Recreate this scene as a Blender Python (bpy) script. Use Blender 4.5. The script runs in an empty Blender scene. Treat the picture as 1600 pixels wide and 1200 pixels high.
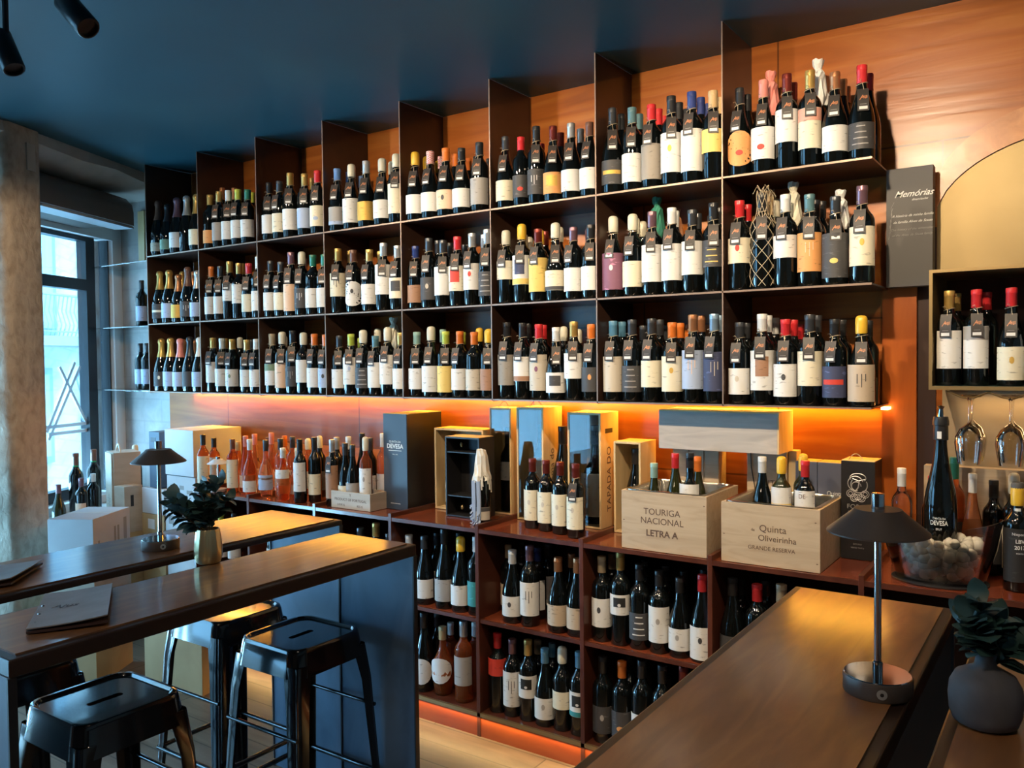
import bpy, math, random
import numpy as np
from mathutils import Vector, Matrix
random.seed(7)
sc = bpy.context.scene
COL = sc.collection
PI = math.pi
# ------------------------------------------------------------------ camera
FPX = 1292.62
CAM = np.array([4.80164, -2.97432, 1.64568])
_y, _p, _r = math.radians(34.56205), math.radians(1.70775), math.radians(-0.60548)
_fw = np.array([-math.sin(_y)*math.cos(_p), math.cos(_y)*math.cos(_p), -math.sin(_p)])
_rt = np.array([math.cos(_y), math.sin(_y), 0.0]); _up = np.cross(_rt, _fw)
RT = _rt*math.cos(_r)+_up*math.sin(_r); UP = -_rt*math.sin(_r)+_up*math.cos(_r); FW = _fw
cd = bpy.data.cameras.new('camera'); cam = bpy.data.objects.new('camera', cd); COL.objects.link(cam)
cam.matrix_world = Matrix(((RT[0], UP[0], -FW[0], CAM[0]), (RT[1], UP[1], -FW[1], CAM[1]), (RT[2], UP[2], -FW[2], CAM[2]), (0, 0, 0, 1)))
cd.sensor_width = 36; cd.lens = FPX/1600*36; cd.clip_start = 0.02
sc.camera = cam
def at(px, py, **k):
    "the room point a photo pixel shows on the plane X=, Y= or Z="
    d = RT*(px-800)/FPX-UP*(py-600)/FPX+FW
    a, v = list(k.items())[0]; i = 'XYZ'.index(a)
    return CAM+d*((v-CAM[i])/d[i])
# window wall frame: t along the wall from the back corner, off into the room
def W(t, off, z=0.0):
    return Vector((-.93+.43*t+.903*off, .33-.903*t+.43*off, z))
WANG = math.atan2(-.903, .43)
# ------------------------------------------------------------------ light
sc.view_settings.view_transform = 'Standard'; sc.view_settings.look = 'None'
sc.view_settings.gamma = 1; sc.view_settings.use_curve_mapping = False
sc.view_settings.exposure = 0.0
wd = bpy.data.worlds.new('sky'); sc.world = wd; wd.use_nodes = True
bg = wd.node_tree.nodes['Background']
bg.inputs[0].default_value = (0.24, 0.62, 1.0, 1); bg.inputs[1].default_value = 9
def area(name, loc, dirv, sx, sy, power, col, portal=False, spread=180):
    l = bpy.data.lights.new(name, 'AREA'); l.shape = 'RECTANGLE'; l.size = sx; l.size_y = sy
    l.energy = power; l.color = col; l.spread = math.radians(spread)
    o = bpy.data.objects.new(name, l); COL.objects.link(o); o.location = loc
    o.rotation_euler = Vector(dirv).to_track_quat('-Z', 'Y').to_euler()
    if portal: l.cycles.is_portal = True
    return o
NW = Vector((.903, .43, 0))
# area lamp for street daylight; low fill lamp added to brighten the ceiling
area('street_daylight', W(2.2, -2.2, 4.6), W(0, 2.2, -2.4)-W(0, 0, 0), 6.0, 1.8, 2700, (.36, .72, 1.0))
area('ceiling_fill_light', W(1.7, -1.3, .30), W(0, 1.0, .95)-W(0, 0, 0), 3.4, 1.0, 430, (.30, .68, 1.0))
sun = bpy.data.lights.new('overcast_sun', 'SUN'); sun.energy = 9; sun.angle = 1.0; sun.color = (.46, .82, 1.0)
so = bpy.data.objects.new('overcast_sun', sun); COL.objects.link(so)
so.rotation_euler = Vector((-.903*.75+.43*.25, -.43*.75-.903*.25, -.75)).to_track_quat('-Z', 'Y').to_euler()
# warm ceiling spots in front of the rack
def spot(loc, target, power, ang, col=(1, .78, .52), r=.03, blend=.6):
    l = bpy.data.lights.new('spot_light', 'SPOT'); l.energy = power; l.spot_size = math.radians(ang); l.spot_blend = blend
    l.color = col; l.shadow_soft_size = r
    o = bpy.data.objects.new('spot_light', l); COL.objects.link(o); o.location = loc
    o.rotation_euler = (Vector(target)-Vector(loc)).to_track_quat('-Z', 'Y').to_euler()
SPOTS = [(.9, 55, 1.3), (2.0, 75, 2.15), (3.0, 95, 3.05), (4.12, 125, 4.15)]
for x, pw, tx in SPOTS:
    spot((x, -1.4, 2.72), (tx, .2, 1.75), pw, 95)
spot((4.75, -1.2, 2.72), (4.75, .2, 1.3), 24, 80)
spot((2.0, -1.75, 2.60), (.28, -.80, 1.85), 85, 44, (1, .74, .48))
# unseen fill spots added to brighten the bar and the room behind
for x, y, pw in ((4.55, -2.75, 38), (2.6, -2.9, 30), (3.6, -4.2, 60)):
    spot((x, y, 2.75), (x-.1, y+.75, 1.0), pw, 120, (1, .80, .58), .05, 1)
# LED strips under the rack and under the cabinet lip
area('led_light', (2.1, .306, 1.455), (0, -.22, -1), 4.2, .02, 19, (1, .47, .05))
area('led_light', (2.9, -.137, .088), (0, -.5, -1), 4.4, .012, 6.5, (1, .62, .22))
area('led_light', (4.85, .25, 1.50), (0, .2, -1), .75, .02, 1.1, (1, .66, .32))
# ------------------------------------------------------------------ materials
MATS = {}
def mat(name, col, rough=.5, metal=0., coat=0., trans=0., emit=None, es=0., ior=1.5, alpha=1., spec=.5):
    if name in MATS: return MATS[name]
    m = bpy.data.materials.new(name); m.use_nodes = True
    b = m.node_tree.nodes['Principled BSDF']
    b.inputs['Base Color'].default_value = (*col, 1); b.inputs['Roughness'].default_value = rough
    b.inputs['Metallic'].default_value = metal; b.inputs['Coat Weight'].default_value = coat
    b.inputs['Coat Roughness'].default_value = .06
    b.inputs['Transmission Weight'].default_value = trans; b.inputs['IOR'].default_value = ior
    b.inputs['Alpha'].default_value = alpha; b.inputs['Specular IOR Level'].default_value = spec
    if emit: b.inputs['Emission Color'].default_value = (*emit, 1); b.inputs['Emission Strength'].default_value = es
    MATS[name] = m; return m
def nodes(m): return m.node_tree.nodes, m.node_tree.links, m.node_tree.nodes['Principled BSDF']
def grain(name, c1, c2, scale=(1, 1, 1), nscale=6, rough=.4, coat=0., detail=6, dist=.6, bump=0., metal=0., c3=None, seams=None, rvar=0, spec=.5):
    "two- or three-tone streaky procedural surface in object coordinates"
    if name in MATS: return MATS[name]
    m = mat(name, c1, rough, metal, coat, spec=spec); N, L, b = nodes(m)
    tc = N.new('ShaderNodeTexCoord'); mp = N.new('ShaderNodeMapping'); mp.inputs['Scale'].default_value = scale
    L.new(tc.outputs['Object'], mp.inputs['Vector'])
    no = N.new('ShaderNodeTexNoise'); no.inputs['Scale'].default_value = nscale; no.inputs['Detail'].default_value = detail
    no.inputs['Distortion'].default_value = dist
    L.new(mp.outputs[0], no.inputs['Vector'])
    r = N.new('ShaderNodeValToRGB'); r.color_ramp.elements[0].position = .3; r.color_ramp.elements[1].position = .72
    r.color_ramp.elements[0].color = (*c1, 1); r.color_ramp.elements[1].color = (*c2, 1)
    if c3: e = r.color_ramp.elements.new(.5); e.color = (*c3, 1)
    L.new(no.outputs['Fac'], r.inputs[0]); out = r.outputs[0]
    if seams:
        br = N.new('ShaderNodeTexBrick'); br.inputs['Scale'].default_value = 1
        br.inputs['Brick Width'].default_value = seams[0]; br.inputs['Row Height'].default_value = seams[1]
        br.inputs['Mortar Size'].default_value = seams[2]; br.inputs['Color1'].default_value = (1, 1, 1, 1); br.inputs['Color2'].default_value = (seams[4],)*3+(1,)
        br.inputs['Mortar'].default_value = (seams[3],)*3+(1,); br.inputs['Mortar Smooth'].default_value = .3
        m2 = N.new('ShaderNodeMapping'); m2.inputs['Rotation'].default_value = seams[5] if len(seams) > 5 else (0, 0, 0)
        if len(seams) > 6: m2.inputs['Location'].default_value = seams[6]
        L.new(tc.outputs['Object'], m2.inputs['Vector']); L.new(m2.outputs[0], br.inputs['Vector'])
        mx = N.new('ShaderNodeMix'); mx.data_type = 'RGBA'; mx.blend_type = 'MULTIPLY'; mx.inputs[0].default_value = 1
        L.new(out, mx.inputs[6]); L.new(br.outputs['Color'], mx.inputs[7]); out = mx.outputs[2]
    L.new(out, b.inputs['Base Color'])
    if bump:
        bp = N.new('ShaderNodeBump'); bp.inputs['Strength'].default_value = bump; bp.inputs['Distance'].default_value = .01
        L.new(no.outputs['Fac'], bp.inputs['Height']); L.new(bp.outputs[0], b.inputs['Normal'])
        if coat: L.new(bp.outputs[0], b.inputs['Coat Normal'])
    if rvar:
        mr = N.new('ShaderNodeMapRange'); mr.inputs[3].default_value = rough-rvar; mr.inputs[4].default_value = rough+rvar
        L.new(no.outputs['Fac'], mr.inputs[0]); L.new(mr.outputs[0], b.inputs['Roughness'])
    return m
M_wall = grain('lacquered_orange_wood', (.30, .082, .014), (.54, .185, .034), (.5, 1, 6), 2.2, .31, 0, 8, 1.2, .15, c3=(.43, .120, .019),
               seams=(1.16, .62, .004, .35, .9, (PI/2, 0, 0), (.25, .545, 0)), rvar=.06)
M_ceil = grain('dark_teal_ceiling_paint', (.010, .054, .074), (.015, .072, .096), (1, 1, 1), 1.3, .45, 0, 3, .3, spec=.4)
M_floor = grain('worn_oak_boards', (.16, .115, .082), (.27, .205, .15), (1, 6, 1), 3, .38, 0, 6, .8, .05,
                seams=(1.2, .14, .004, .4, .82), rvar=.08)
M_brick = grain('white_painted_brick', (.34, .325, .31), (.46, .44, .42), (1, 1, 1), 9, .7, 0, 6, .3, .5, seams=(.42, .155, .008, .9, .97, (PI/2, 0, 0)))
M_stone = grain('rough_granite', (.30, .24, .18), (.48, .40, .31), (1, 1, .7), 24, .85, 0, 12, .4, .9, c3=(.41, .335, .255))
M_plaster = grain('grey_lintel_plaster', (.36, .34, .31), (.50, .48, .44), (1, 1, 1), 5, .8, 0, 8, .5, .5)
M_box = mat('roller_grey_brown', (.13, .115, .105), .5)
M_frame = mat('white_window_paint', (.72, .74, .75), .4)
M_dframe = mat('dark_window_frame', (.012, .016, .022), .35)
M_steel = grain('rusty_dark_steel', (.030, .014, .010), (.060, .026, .016), (1, 1, 1), 5, .42, .4, 6, .5, .05, c3=(.042, .019, .012))
M_edge = mat('lit_steel_edge', (.30, .21, .16), .4, .5)  # paler than the plates: light caught on their edges, put in the colour
M_mahog = grain('glossy_mahogany', (.150, .030, .013), (.260, .062, .026), (3, 1, 1), 4, .2, .5, 6, .8, .03)
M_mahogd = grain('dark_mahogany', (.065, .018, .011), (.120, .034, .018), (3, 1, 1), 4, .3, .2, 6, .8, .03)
M_kick = grain('red_kickboard', (.26, .048, .014), (.36, .080, .022), (1, 1, 6), 3, .3, .3)
M_table = grain('dark_walnut_top', (.095, .045, .017), (.20, .10, .036), (6, 1, 1), 3.5, .5, .8, 8, 1.2, .05, c3=(.125, .058, .024), spec=.5)
M_table.node_tree.nodes['Principled BSDF'].inputs['Coat Roughness'].default_value = .15
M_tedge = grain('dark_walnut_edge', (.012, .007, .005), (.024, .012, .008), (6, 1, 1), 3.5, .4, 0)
M_slab = grain('blued_steel_sheet', (.050, .085, .14), (.11, .165, .245), (1, 1, .7), 5, .55, 0, 8, .6, .05, c3=(.08, .125, .19))
M_black = mat('gloss_black_enamel', (.006, .007, .009), .13, 0, .6)
M_shade = mat('dark_taupe_enamel', (.085, .068, .060), .42, .3)
M_chrome = mat('polished_chrome', (.55, .55, .56), .07, 1)
M_brass = grain('brushed_brass_sheet', (.25, .185, .09), (.32, .24, .12), (1, 1, 1), 3, .5, 0, 4, .4, .05, metal=.8)
M_brassd = mat('dull_brass', (.42, .29, .13), .38, .8)
M_vase = grain('ribbed_brass', (.55, .45, .25), (.65, .53, .30), (1, 1, 1), 6, .3, 0, metal=.9)
M_clay = grain('matt_grey_pottery', (.05, .048, .055), (.10, .095, .10), (1, 1, 1), 9, .75, 0, 8, .4, .3)
M_leaf = grain('eucalyptus_leaf', (.020, .050, .045), (.035, .085, .075), (1, 1, 1), 12, .5)
M_leafp = grain('pale_eucalyptus_leaf', (.05, .12, .14), (.08, .17, .19), (1, 1, 1), 12, .5)
M_stem = mat('plant_stem', (.07, .045, .03), .7)
M_ply = grain('pale_pine_crate', (.42, .31, .20), (.54, .42, .29), (1.2, 8, 8), 3, .55, 0, 6, 1.6, c3=(.49, .375, .25))
M_plyg = grain('grey_pine_board', (.36, .33, .30), (.50, .45, .40), (1.2, 8, 8), 3, .55, 0, 6, 1.6)
M_plyy = grain('warm_pine_box', (.60, .42, .20), (.72, .52, .27), (6, 6, .8), 4, .5, 0, 6, 1.2)
M_card = grain('white_wine_carton', (.52, .54, .57), (.60, .62, .64), (1, 1, 1), 5, .6)
M_kraft = grain('brown_kraft_carton', (.45, .30, .14), (.55, .38, .19), (1, 1, 1), 5, .7)
M_tan = grain('plain_wood_carton', (.40, .33, .25), (.50, .42, .33), (1, 1, 4), 5, .6)
M_navy = mat('blue_black_card', (.035, .048, .072), .45)
M_bcard = mat('black_card', (.016, .015, .016), .4)
M_gcard = mat('charcoal_card', (.075, .070, .068), .55)
M_print = mat('printed_brown_ink', (.12, .07, .045), .6)
M_wprint = mat('white_ink', (.75, .75, .73), .6)
M_gprint = mat('grey_ink', (.30, .29, .28), .6)
M_sil = mat('silver_ink', (.45, .43, .41), .35, .5)
M_leather = grain('grey_leather_menu', (.13, .12, .125), (.19, .175, .18), (1, 1, 1), 14, .5, 0, 5, .3, .15)
M_bar = None
M_leathd = mat('dark_leather_edge', (.03, .012, .012), .6)
M_string = mat('beige_string', (.45, .36, .24), .8)
M_tag = mat('black_tag_card', (.040, .034, .032), .5)
M_tago = mat('copper_tag_print', (.55, .22, .10), .5)
M_tagw = mat('white_sticker', (.72, .72, .70), .5)
M_glass = mat('black_green_bottle_glass', (.0035, .0045, .0045), .045, 0, 0, spec=.6)
M_glassg = mat('olive_bottle_glass', (.020, .022, .006), .05, 0, 0, spec=.6)
M_rose = mat('rose_wine_glass', (.80, .20, .055), .03, 0, 0, .88, ior=1.35)
M_rosel = mat('pale_rose_wine_glass', (.88, .38, .18), .03, 0, 0, .88, ior=1.35)
M_clear = mat('clear_glass', (1, 1, 1), .01, 0, 0, 1, ior=1.45)
def thin_glass(name, tint=(1, 1, 1), refl=1.0):
    m = bpy.data.materials.new(name); m.use_nodes = True; N, L = m.node_tree.nodes, m.node_tree.links
    N.clear(); o = N.new('ShaderNodeOutputMaterial'); t = N.new('ShaderNodeBsdfTransparent'); g = N.new('ShaderNodeBsdfGlossy')
    g.inputs['Roughness'].default_value = .02; t.inputs[0].default_value = (*tint, 1)
    f = N.new('ShaderNodeFresnel'); f.inputs[0].default_value = 1.45; mu = N.new('ShaderNodeMath'); mu.operation = 'MULTIPLY'; mu.inputs[1].default_value = refl
    mx = N.new('ShaderNodeMixShader'); L.new(f.outputs[0], mu.inputs[0]); L.new(mu.outputs[0], mx.inputs[0]); L.new(t.outputs[0], mx.inputs[1]); L.new(g.outputs[0], mx.inputs[2]); L.new(mx.outputs[0], o.inputs[0])
    MATS[name] = m; return m
M_pane = thin_glass('window_glass', (.96, .98, 1), .6)
M_acry = thin_glass('clear_acrylic', (.965, .96, .94), 2.2)
M_boxwin = thin_glass('box_window_film', (.95, .95, .93), 1.2)
M_wine = thin_glass('stemware_glass', (.97, .97, .96), 1.1)
M_ice = mat('ice_cubes', (.80, .77, .70), .2, 0, 0, .12, ior=1.31)
CAPC = dict(dk=('black', (.022, .022, .024)), sl=('slate-grey', (.085, .090, .100)), gd=('gold', (.62, .40, .12)), cu=('copper', (.50, .22, .10)),
    og=('orange', (.75, .19, .03)), yl=('yellow', (.78, .47, .04)), li=('lime-green', (.50, .58, .08)), gn=('green', (.03, .20, .13)), tl=('teal', (.11, .22, .25)),
    mt=('mint-green', (.30, .48, .42)), bl=('blue', (.13, .26, .55)), nv=('navy-blue', (.03, .05, .20)), lb=('pale-blue', (.32, .46, .60)), rd=('red', (.62, .03, .035)),
    dr=('dark-red', (.22, .035, .025)), mv=('mauve', (.26, .14, .17)), pk=('pink', (.75, .26, .22)), wh=('white', (.74, .74, .72)), iv=('ivory', (.66, .62, .49)),
    si=('silver', (.55, .56, .57)), br=('brown', (.16, .07, .045)), tn=('tan', (.42, .32, .20)), cr=('cream', (.70, .64, .50)), tp=('taupe', (.25, .22, .19)), ck=('red-chequered', (.65, .06, .06)), co=('cork', (.58, .40, .20)), pb=('steel-blue', (.10, .26, .40)))
LABC = dict(wh=('white', (.72, .71, .69)), cr=('cream', (.74, .68, .52)), gr=('grey', (.36, .34, .32)), dk=('dark', (.055, .053, .055)), gd=('gold', (.66, .42, .10)),
    og=('orange', (.72, .33, .11)), pe=('peach', (.76, .52, .36)), bl=('pale-blue', (.38, .47, .66)), gn=('green', (.20, .30, .20)), tp=('taupe', (.30, .265, .225)), bg=('beige', (.56, .50, .41)),
    yl=('yellow', (.78, .56, .16)), pu=('purple', (.22, .09, .15)), tn=('tan', (.52, .41, .30)), rd=('red', (.62, .05, .03)), tl=('teal', (.04, .26, .28)), nv=('navy', (.045, .055, .12)), br=('brown', (.36, .19, .11)), pk=('pink', (.70, .34, .26)), bk=('black', (.02, .02, .02)))
METC = {'gd', 'cu', 'si', 'lb', 'dr', 'mv', 'sl'}
def capmat(c):
    n, col = CAPC[c]
    if c == 'ck' and 'capsule_ck' not in MATS:
        m = mat('capsule_ck', col, .35); N, L, b = nodes(m); ch = N.new('ShaderNodeTexChecker'); ch.inputs['Scale'].default_value = 260
        ch.inputs['Color1'].default_value = (*col, 1); ch.inputs['Color2'].default_value = (.8, .75, .72, 1)
        tc = N.new('ShaderNodeTexCoord'); L.new(tc.outputs['Object'], ch.inputs['Vector']); L.new(ch.outputs[0], b.inputs['Base Color'])
    return mat('capsule_'+c, col, .33, .55 if c in METC else 0., spec=.5)
def labmat(c):
    "label paper with faint rows of illegible printing"
    k = 'label_'+c
    if k in MATS: return MATS[k]
    n, col = LABC[c]; m = mat(k, col, .6); N, L, b = nodes(m)
    tc = N.new('ShaderNodeTexCoord'); mp = N.new('ShaderNodeMapping'); mp.inputs['Scale'].default_value = (34, 34, 130); L.new(tc.outputs['Object'], mp.inputs[0])
    oi = N.new('ShaderNodeObjectInfo'); va = N.new('ShaderNodeVectorMath'); va.operation = 'ADD'; mu = N.new('ShaderNodeMath'); mu.operation = 'MULTIPLY'; mu.inputs[1].default_value = 90
    L.new(oi.outputs['Random'], mu.inputs[0]); L.new(mp.outputs[0], va.inputs[0]); L.new(mu.outputs[0], va.inputs[1])
    no = N.new('ShaderNodeTexNoise'); no.inputs['Scale'].default_value = 1; no.inputs['Detail'].default_value = 3; L.new(va.outputs[0], no.inputs[0])
    r = N.new('ShaderNodeValToRGB'); r.color_ramp.elements[0].position = .63; r.color_ramp.elements[1].position = .70
    d = .55 if sum(col) > .6 else 2.4
    r.color_ramp.elements[0].color = (*col, 1); r.color_ramp.elements[1].color = (*[min(.8, q*d) for q in col], 1)
    L.new(no.outputs[0], r.inputs[0]); L.new(r.outputs[0], b.inputs[0])
    if c == 'gd': b.inputs['Metallic'].default_value = .6
    return m
# ------------------------------------------------------------------ mesh helpers
class MB:
    def __init__(s): s.v, s.f, s.m = [], [], []
    def add(s, vs, fs, mi=0, M=None):
        b = len(s.v)
        for p in vs:
            p = Vector(p); s.v.append(tuple(M @ p) if M is not None else tuple(p))
        for f in fs: s.f.append(tuple(b+i for i in f)); s.m.append(mi)
        return s
    def box(s, x0, y0, z0, x1, y1, z1, mi=0, M=None):
        return s.add([(x0, y0, z0), (x1, y0, z0), (x1, y1, z0), (x0, y1, z0), (x0, y0, z1), (x1, y0, z1), (x1, y1, z1), (x0, y1, z1)],
              [(3, 2, 1, 0), (4, 5, 6, 7), (0, 1, 5, 4), (1, 2, 6, 5), (2, 3, 7, 6), (3, 0, 4, 7)], mi, M)
    def lathe(s, prof, n=20, mi=0, M=None, cx=0, cy=0):
        vs = []
        for r, z in prof:
            for k in range(n): a = 2*PI*k/n; vs.append((cx+r*math.cos(a), cy+r*math.sin(a), z))
        fs = []
        for i in range(len(prof)-1):
            for k in range(n):
                a, b = i*n+k, i*n+(k+1) % n; fs.append((a, b, b+n, a+n))
        if prof[0][0] > 1e-6: fs.append(tuple(reversed(range(n))))
        if prof[-1][0] > 1e-6: fs.append(tuple(range((len(prof)-1)*n, len(prof)*n)))
        return s.add(vs, fs, mi, M)
    def tube(s, pts, r, n=8, mi=0, M=None, closed=False, rr=None):
        pts = [Vector(p) for p in pts]; vs = []; m = len(pts); prev = None
        for i, p in enumerate(pts):
            a = pts[(i-1) % m] if (closed or i) else p; b = pts[(i+1) % m] if (closed or i < m-1) else p
            d = (b-a).normalized()
            u = d.orthogonal().normalized() if prev is None else (prev-d*prev.dot(d)).normalized()
            prev = u; w = d.cross(u); q = rr[i] if rr else r
            for k in range(n): t = 2*PI*k/n; vs.append(p+u*q*math.cos(t)+w*q*math.sin(t))
        fs = []
        for i in range(m if closed else m-1):
            for k in range(n):
                a, b = i*n+k, i*n+(k+1) % n; c = ((i+1) % m)*n
                fs.append((a, b, c+(k+1) % n, c+k))
        if not closed: fs += [tuple(reversed(range(n))), tuple(range((m-1)*n, m*n))]
        return s.add(vs, fs, mi, M)
    def prism(s, poly, h, mi=0, M=None):
        "polygon in xy extruded from z=0 to h"
        n = len(poly); vs = [(x, y, 0) for x, y in poly]+[(x, y, h) for x, y in poly]
        fs = [tuple(reversed(range(n))), tuple(range(n, 2*n))]+[(i, (i+1) % n, n+(i+1) % n, n+i) for i in range(n)]
        return s.add(vs, fs, mi, M)
    def mesh(s, name, mats, smooth=0):
        me = bpy.data.meshes.new(name); me.from_pydata(s.v, [], s.f)
        for m in (mats if isinstance(mats, (list, tuple)) else [mats]): me.materials.append(m)
        if any(s.m): me.polygons.foreach_set('material_index', s.m)
        me.update()
        if smooth:
            me.polygons.foreach_set('use_smooth', [True]*len(me.polygons))
            try: me.set_sharp_from_angle(angle=math.radians(smooth))
            except Exception: pass
        return me
    def build(s, name, mats, parent=None, smooth=0, loc=(0, 0, 0), rz=0, bevel=0):
        return put(s.mesh(name, mats, smooth), name, parent, loc, rz, bevel)
def put(me, name, parent=None, loc=(0, 0, 0), rz=0, bevel=0, rot=None):
    o = bpy.data.objects.new(name, me); COL.objects.link(o); o.location = loc
    o.rotation_euler = rot if rot else (0, 0, rz)
    if parent: o.parent = parent
    if bevel:
        b = o.modifiers.new('b', 'BEVEL'); b.width = bevel; b.segments = 2; b.limit_method = 'ANGLE'
    return o
def tag(o, label, cat, group=None, kind=None):
    o['label'] = label; o['category'] = cat
    if group: o['group'] = group
    if kind: o['kind'] = kind
    return o
def thing(name, label, cat, loc=(0, 0, 0), rz=0, group=None):
    o = bpy.data.objects.new(name, None); COL.objects.link(o); o.location = loc; o.rotation_euler = (0, 0, rz)
    o.empty_display_size = .05
    return tag(o, label, cat, group)
def struct(o): o['kind'] = 'structure'; return o
def textmesh(txt, size, align='CENTER', shear=0., ext=.0002, spacing=1., bold=0.):
    c = bpy.data.curves.new('t', 'FONT'); c.body = txt; c.size = size; c.align_x = align; c.align_y = 'CENTER'; c.extrude = ext; c.shear = shear
    c.space_character = spacing; c.resolution_u = 3; c.offset = bold
    o = bpy.data.objects.new('t', c); COL.objects.link(o)
    dg = bpy.context.evaluated_depsgraph_get(); me = bpy.data.meshes.new_from_object(o.evaluated_get(dg))
    bpy.data.objects.remove(o); bpy.data.curves.remove(c); return me
def lettering(lines, parent, M, m, name='lettering'):
    "lines: (text, size, x, y, shear, bold); M maps text xy plane to parent space; one mesh"
    mb = MB()
    for t in lines:
        txt, size, x, y = t[:4]; me = textmesh(txt, size, shear=t[4] if len(t) > 4 else 0., bold=t[5] if len(t) > 5 else 0.)
        mb.add([(v.co.x+x, v.co.y+y, v.co.z) for v in me.vertices], [tuple(p.vertices) for p in me.polygons], 0, M)
        bpy.data.meshes.remove(me)
    return mb.build(name, m, parent)
FRONT = Matrix.Rotation(PI/2, 4, 'X')      # text plane facing -Y
def TF(x, y, z): return Matrix.Translation((x, y, z)) @ FRONT
SIDE = Matrix.Rotation(PI/2, 4, 'Z') @ FRONT   # facing +X
def TS(x, y, z): return Matrix.Translation((x, y, z)) @ SIDE
# ------------------------------------------------------------------ the room
H = 2.88
def WM(t, off, z=0): return Matrix.Translation(W(t, off, z)) @ Matrix.Rotation(WANG, 4, 'Z')   # local x along wall, local y away: +y = into room
def wbox(mb, t0, t1, o0, o1, z0, z1, mi=0):
    P = [W(t0, o0, 0), W(t1, o0, 0), W(t1, o1, 0), W(t0, o1, 0)]
    vs = [(p.x, p.y, z0) for p in P]+[(p.x, p.y, z1) for p in P]
    return mb.add(vs, [(3, 2, 1, 0), (4, 5, 6, 7), (0, 1, 5, 4), (1, 2, 6, 5), (2, 3, 7, 6), (3, 0, 4, 7)], mi)
struct(MB().box(-3, -6.2, -.1, 7, .6, 0).build('floor', M_floor))
struct(MB().box(-1.6, -6.2, H, 7, .6, H+.12).build('ceiling', M_ceil))
struct(MB().box(-.30, .33, 0, 6.7, .55, H).build('wall_back', M_wall))
struct(MB().box(-.955, .345, 0, -.30, .55, H).build('wall_alcove', M_brick))
struct(MB().box(6.6, -6.2, 0, 6.8, .33, H).build('wall_right', M_plaster))
struct(MB().box(1.5, -6.2, 0, 6.8, -6.0, H).build('wall_front', M_plaster))
mb = MB()
wbox(mb, -.1, 1.15, -.18, .50, 0, .70); wbox(mb, 2.42, 2.9, -.18, .5, 0, 2.6); wbox(mb, 4.5, 7.3, -.18, .5, 0, 2.6)
wbox(mb, -.1, 7.3, -.18, .0, 2.6, H)
struct(mb.build('wall_left', M_brick))
# sloping plaster lintel over the shopfront
prof = [(.56, 2.88), (.56, 2.825), (.50, 2.79), (.40, 2.775), (0, 2.775), (0, 2.88)]
mb = MB(); vs = []
NSEG = 26
for i in range(NSEG+1):
    t = -.05+7.3*i/NSEG
    for j, (o, z) in enumerate(prof):
        q = .012*math.sin(i*2.3+j) if j in (1, 2, 3) else 0
        p = W(t, o+q, 0); vs.append((p.x, p.y, z+q*.6))
n = len(prof); fs = []
for i in range(NSEG):
    for j in range(n): a, b = i*n+j, i*n+(j+1) % n; fs.append((a, b, b+n, a+n))
fs += [tuple(range(n)), tuple(range(NSEG*n, NSEG*n+n))]
struct(mb.add(vs, fs).build('lintel', M_plaster, smooth=35))
# granite column with rounded, worn corners
def column():
    pts = []; a0, a1, o0, o1, r = 1.43, 1.70, .34, .58, .05
    for cxx, cyy, s in ((a1-r, o1-r, 0), (a0+r, o1-r, 1), (a0+r, o0+r, 2), (a1-r, o0+r, 3)):
        for k in range(5): t = PI/2*(s+k/4); pts.append((cxx+r*math.cos(t), cyy+r*math.sin(t)))
    vs = []; nz = 46
    for i in range(nz+1):
        z = H*i/nz
        for j, (t, o) in enumerate(pts):
            q = .004*math.sin(z*23+j*1.7)+.004*math.sin(z*51+j*.9)+random.uniform(-.003, .003)
            w = W(t+q, o+q*.7, 0); vs.append((w.x, w.y, z))
    n = len(pts); fs = [(i*n+j, i*n+(j+1) % n, (i+1)*n+(j+1) % n, (i+1)*n+j) for i in range(nz) for j in range(n)]
    return struct(MB().add(vs, fs).build('granite_column', M_stone, smooth=60))
column()
mb = MB(); wbox(mb, 1.50, 1.56, .581, .589, 2.66, 2.80); struct(mb.build('trim_1', mat('junction_cover', (.45, .40, .33), .6)))
# windows: white outer casing, dark sash, glass
def window(nm, t0, t1, z0, z1, trans, casing=True):
    w = bpy.data.objects.new(nm, None); COL.objects.link(w); struct(w)
    if casing:
        m = MB(); wbox(m, t0-.12, t0+.03, -.05, .06, z0, z1+.10); wbox(m, t0+.03, t1, -.05, .06, z1, z1+.10); wbox(m, t0+.03, t1, -.05, .10, z0-.05, z0)
        m.build('casing', M_frame, w)
    m = MB(); a = t0+.035 if casing else t0
    wbox(m, a, a+.012, -.04, .03, z0, z1); wbox(m, a+.11, a+.20, -.07, .0, z0, z1); wbox(m, t1-.06, t1, -.07, .05, z0, z1)
    wbox(m, a+.20, t1-.06, -.07, .0, z0, z0+.07); wbox(m, a+.20, t1-.06, -.07, 0, z1-.03, z1)
    for z in trans: wbox(m, a+.20, t1-.06, -.07, .0, z, z+.075)
    m.build('sash_frame', M_dframe, w)
    m = MB(); wbox(m, a+.012, t1-.06, -.035, -.03, z0, z1); m.build('glass_pane', M_pane, w)
    return w
w1 = window('window_1', .08, 1.21, .75, 2.51, [2.145])
window('window_2', 1.21, 2.42, .05, 2.6, [2.145], False)
window('window_3', 2.9, 4.5, .05, 2.6, [2.145], False)
# brick outer reveal seen through window 1
mb = MB(); wbox(mb, -.02, .125, -.17, -.08, .3, 2.62); struct(mb.build('wall_reveal', grain('crumbling_red_reveal', (.20, .09, .05), (.50, .45, .40), (1, 1, .4), 7, .9, 0, 8, 1, .4)))
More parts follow.
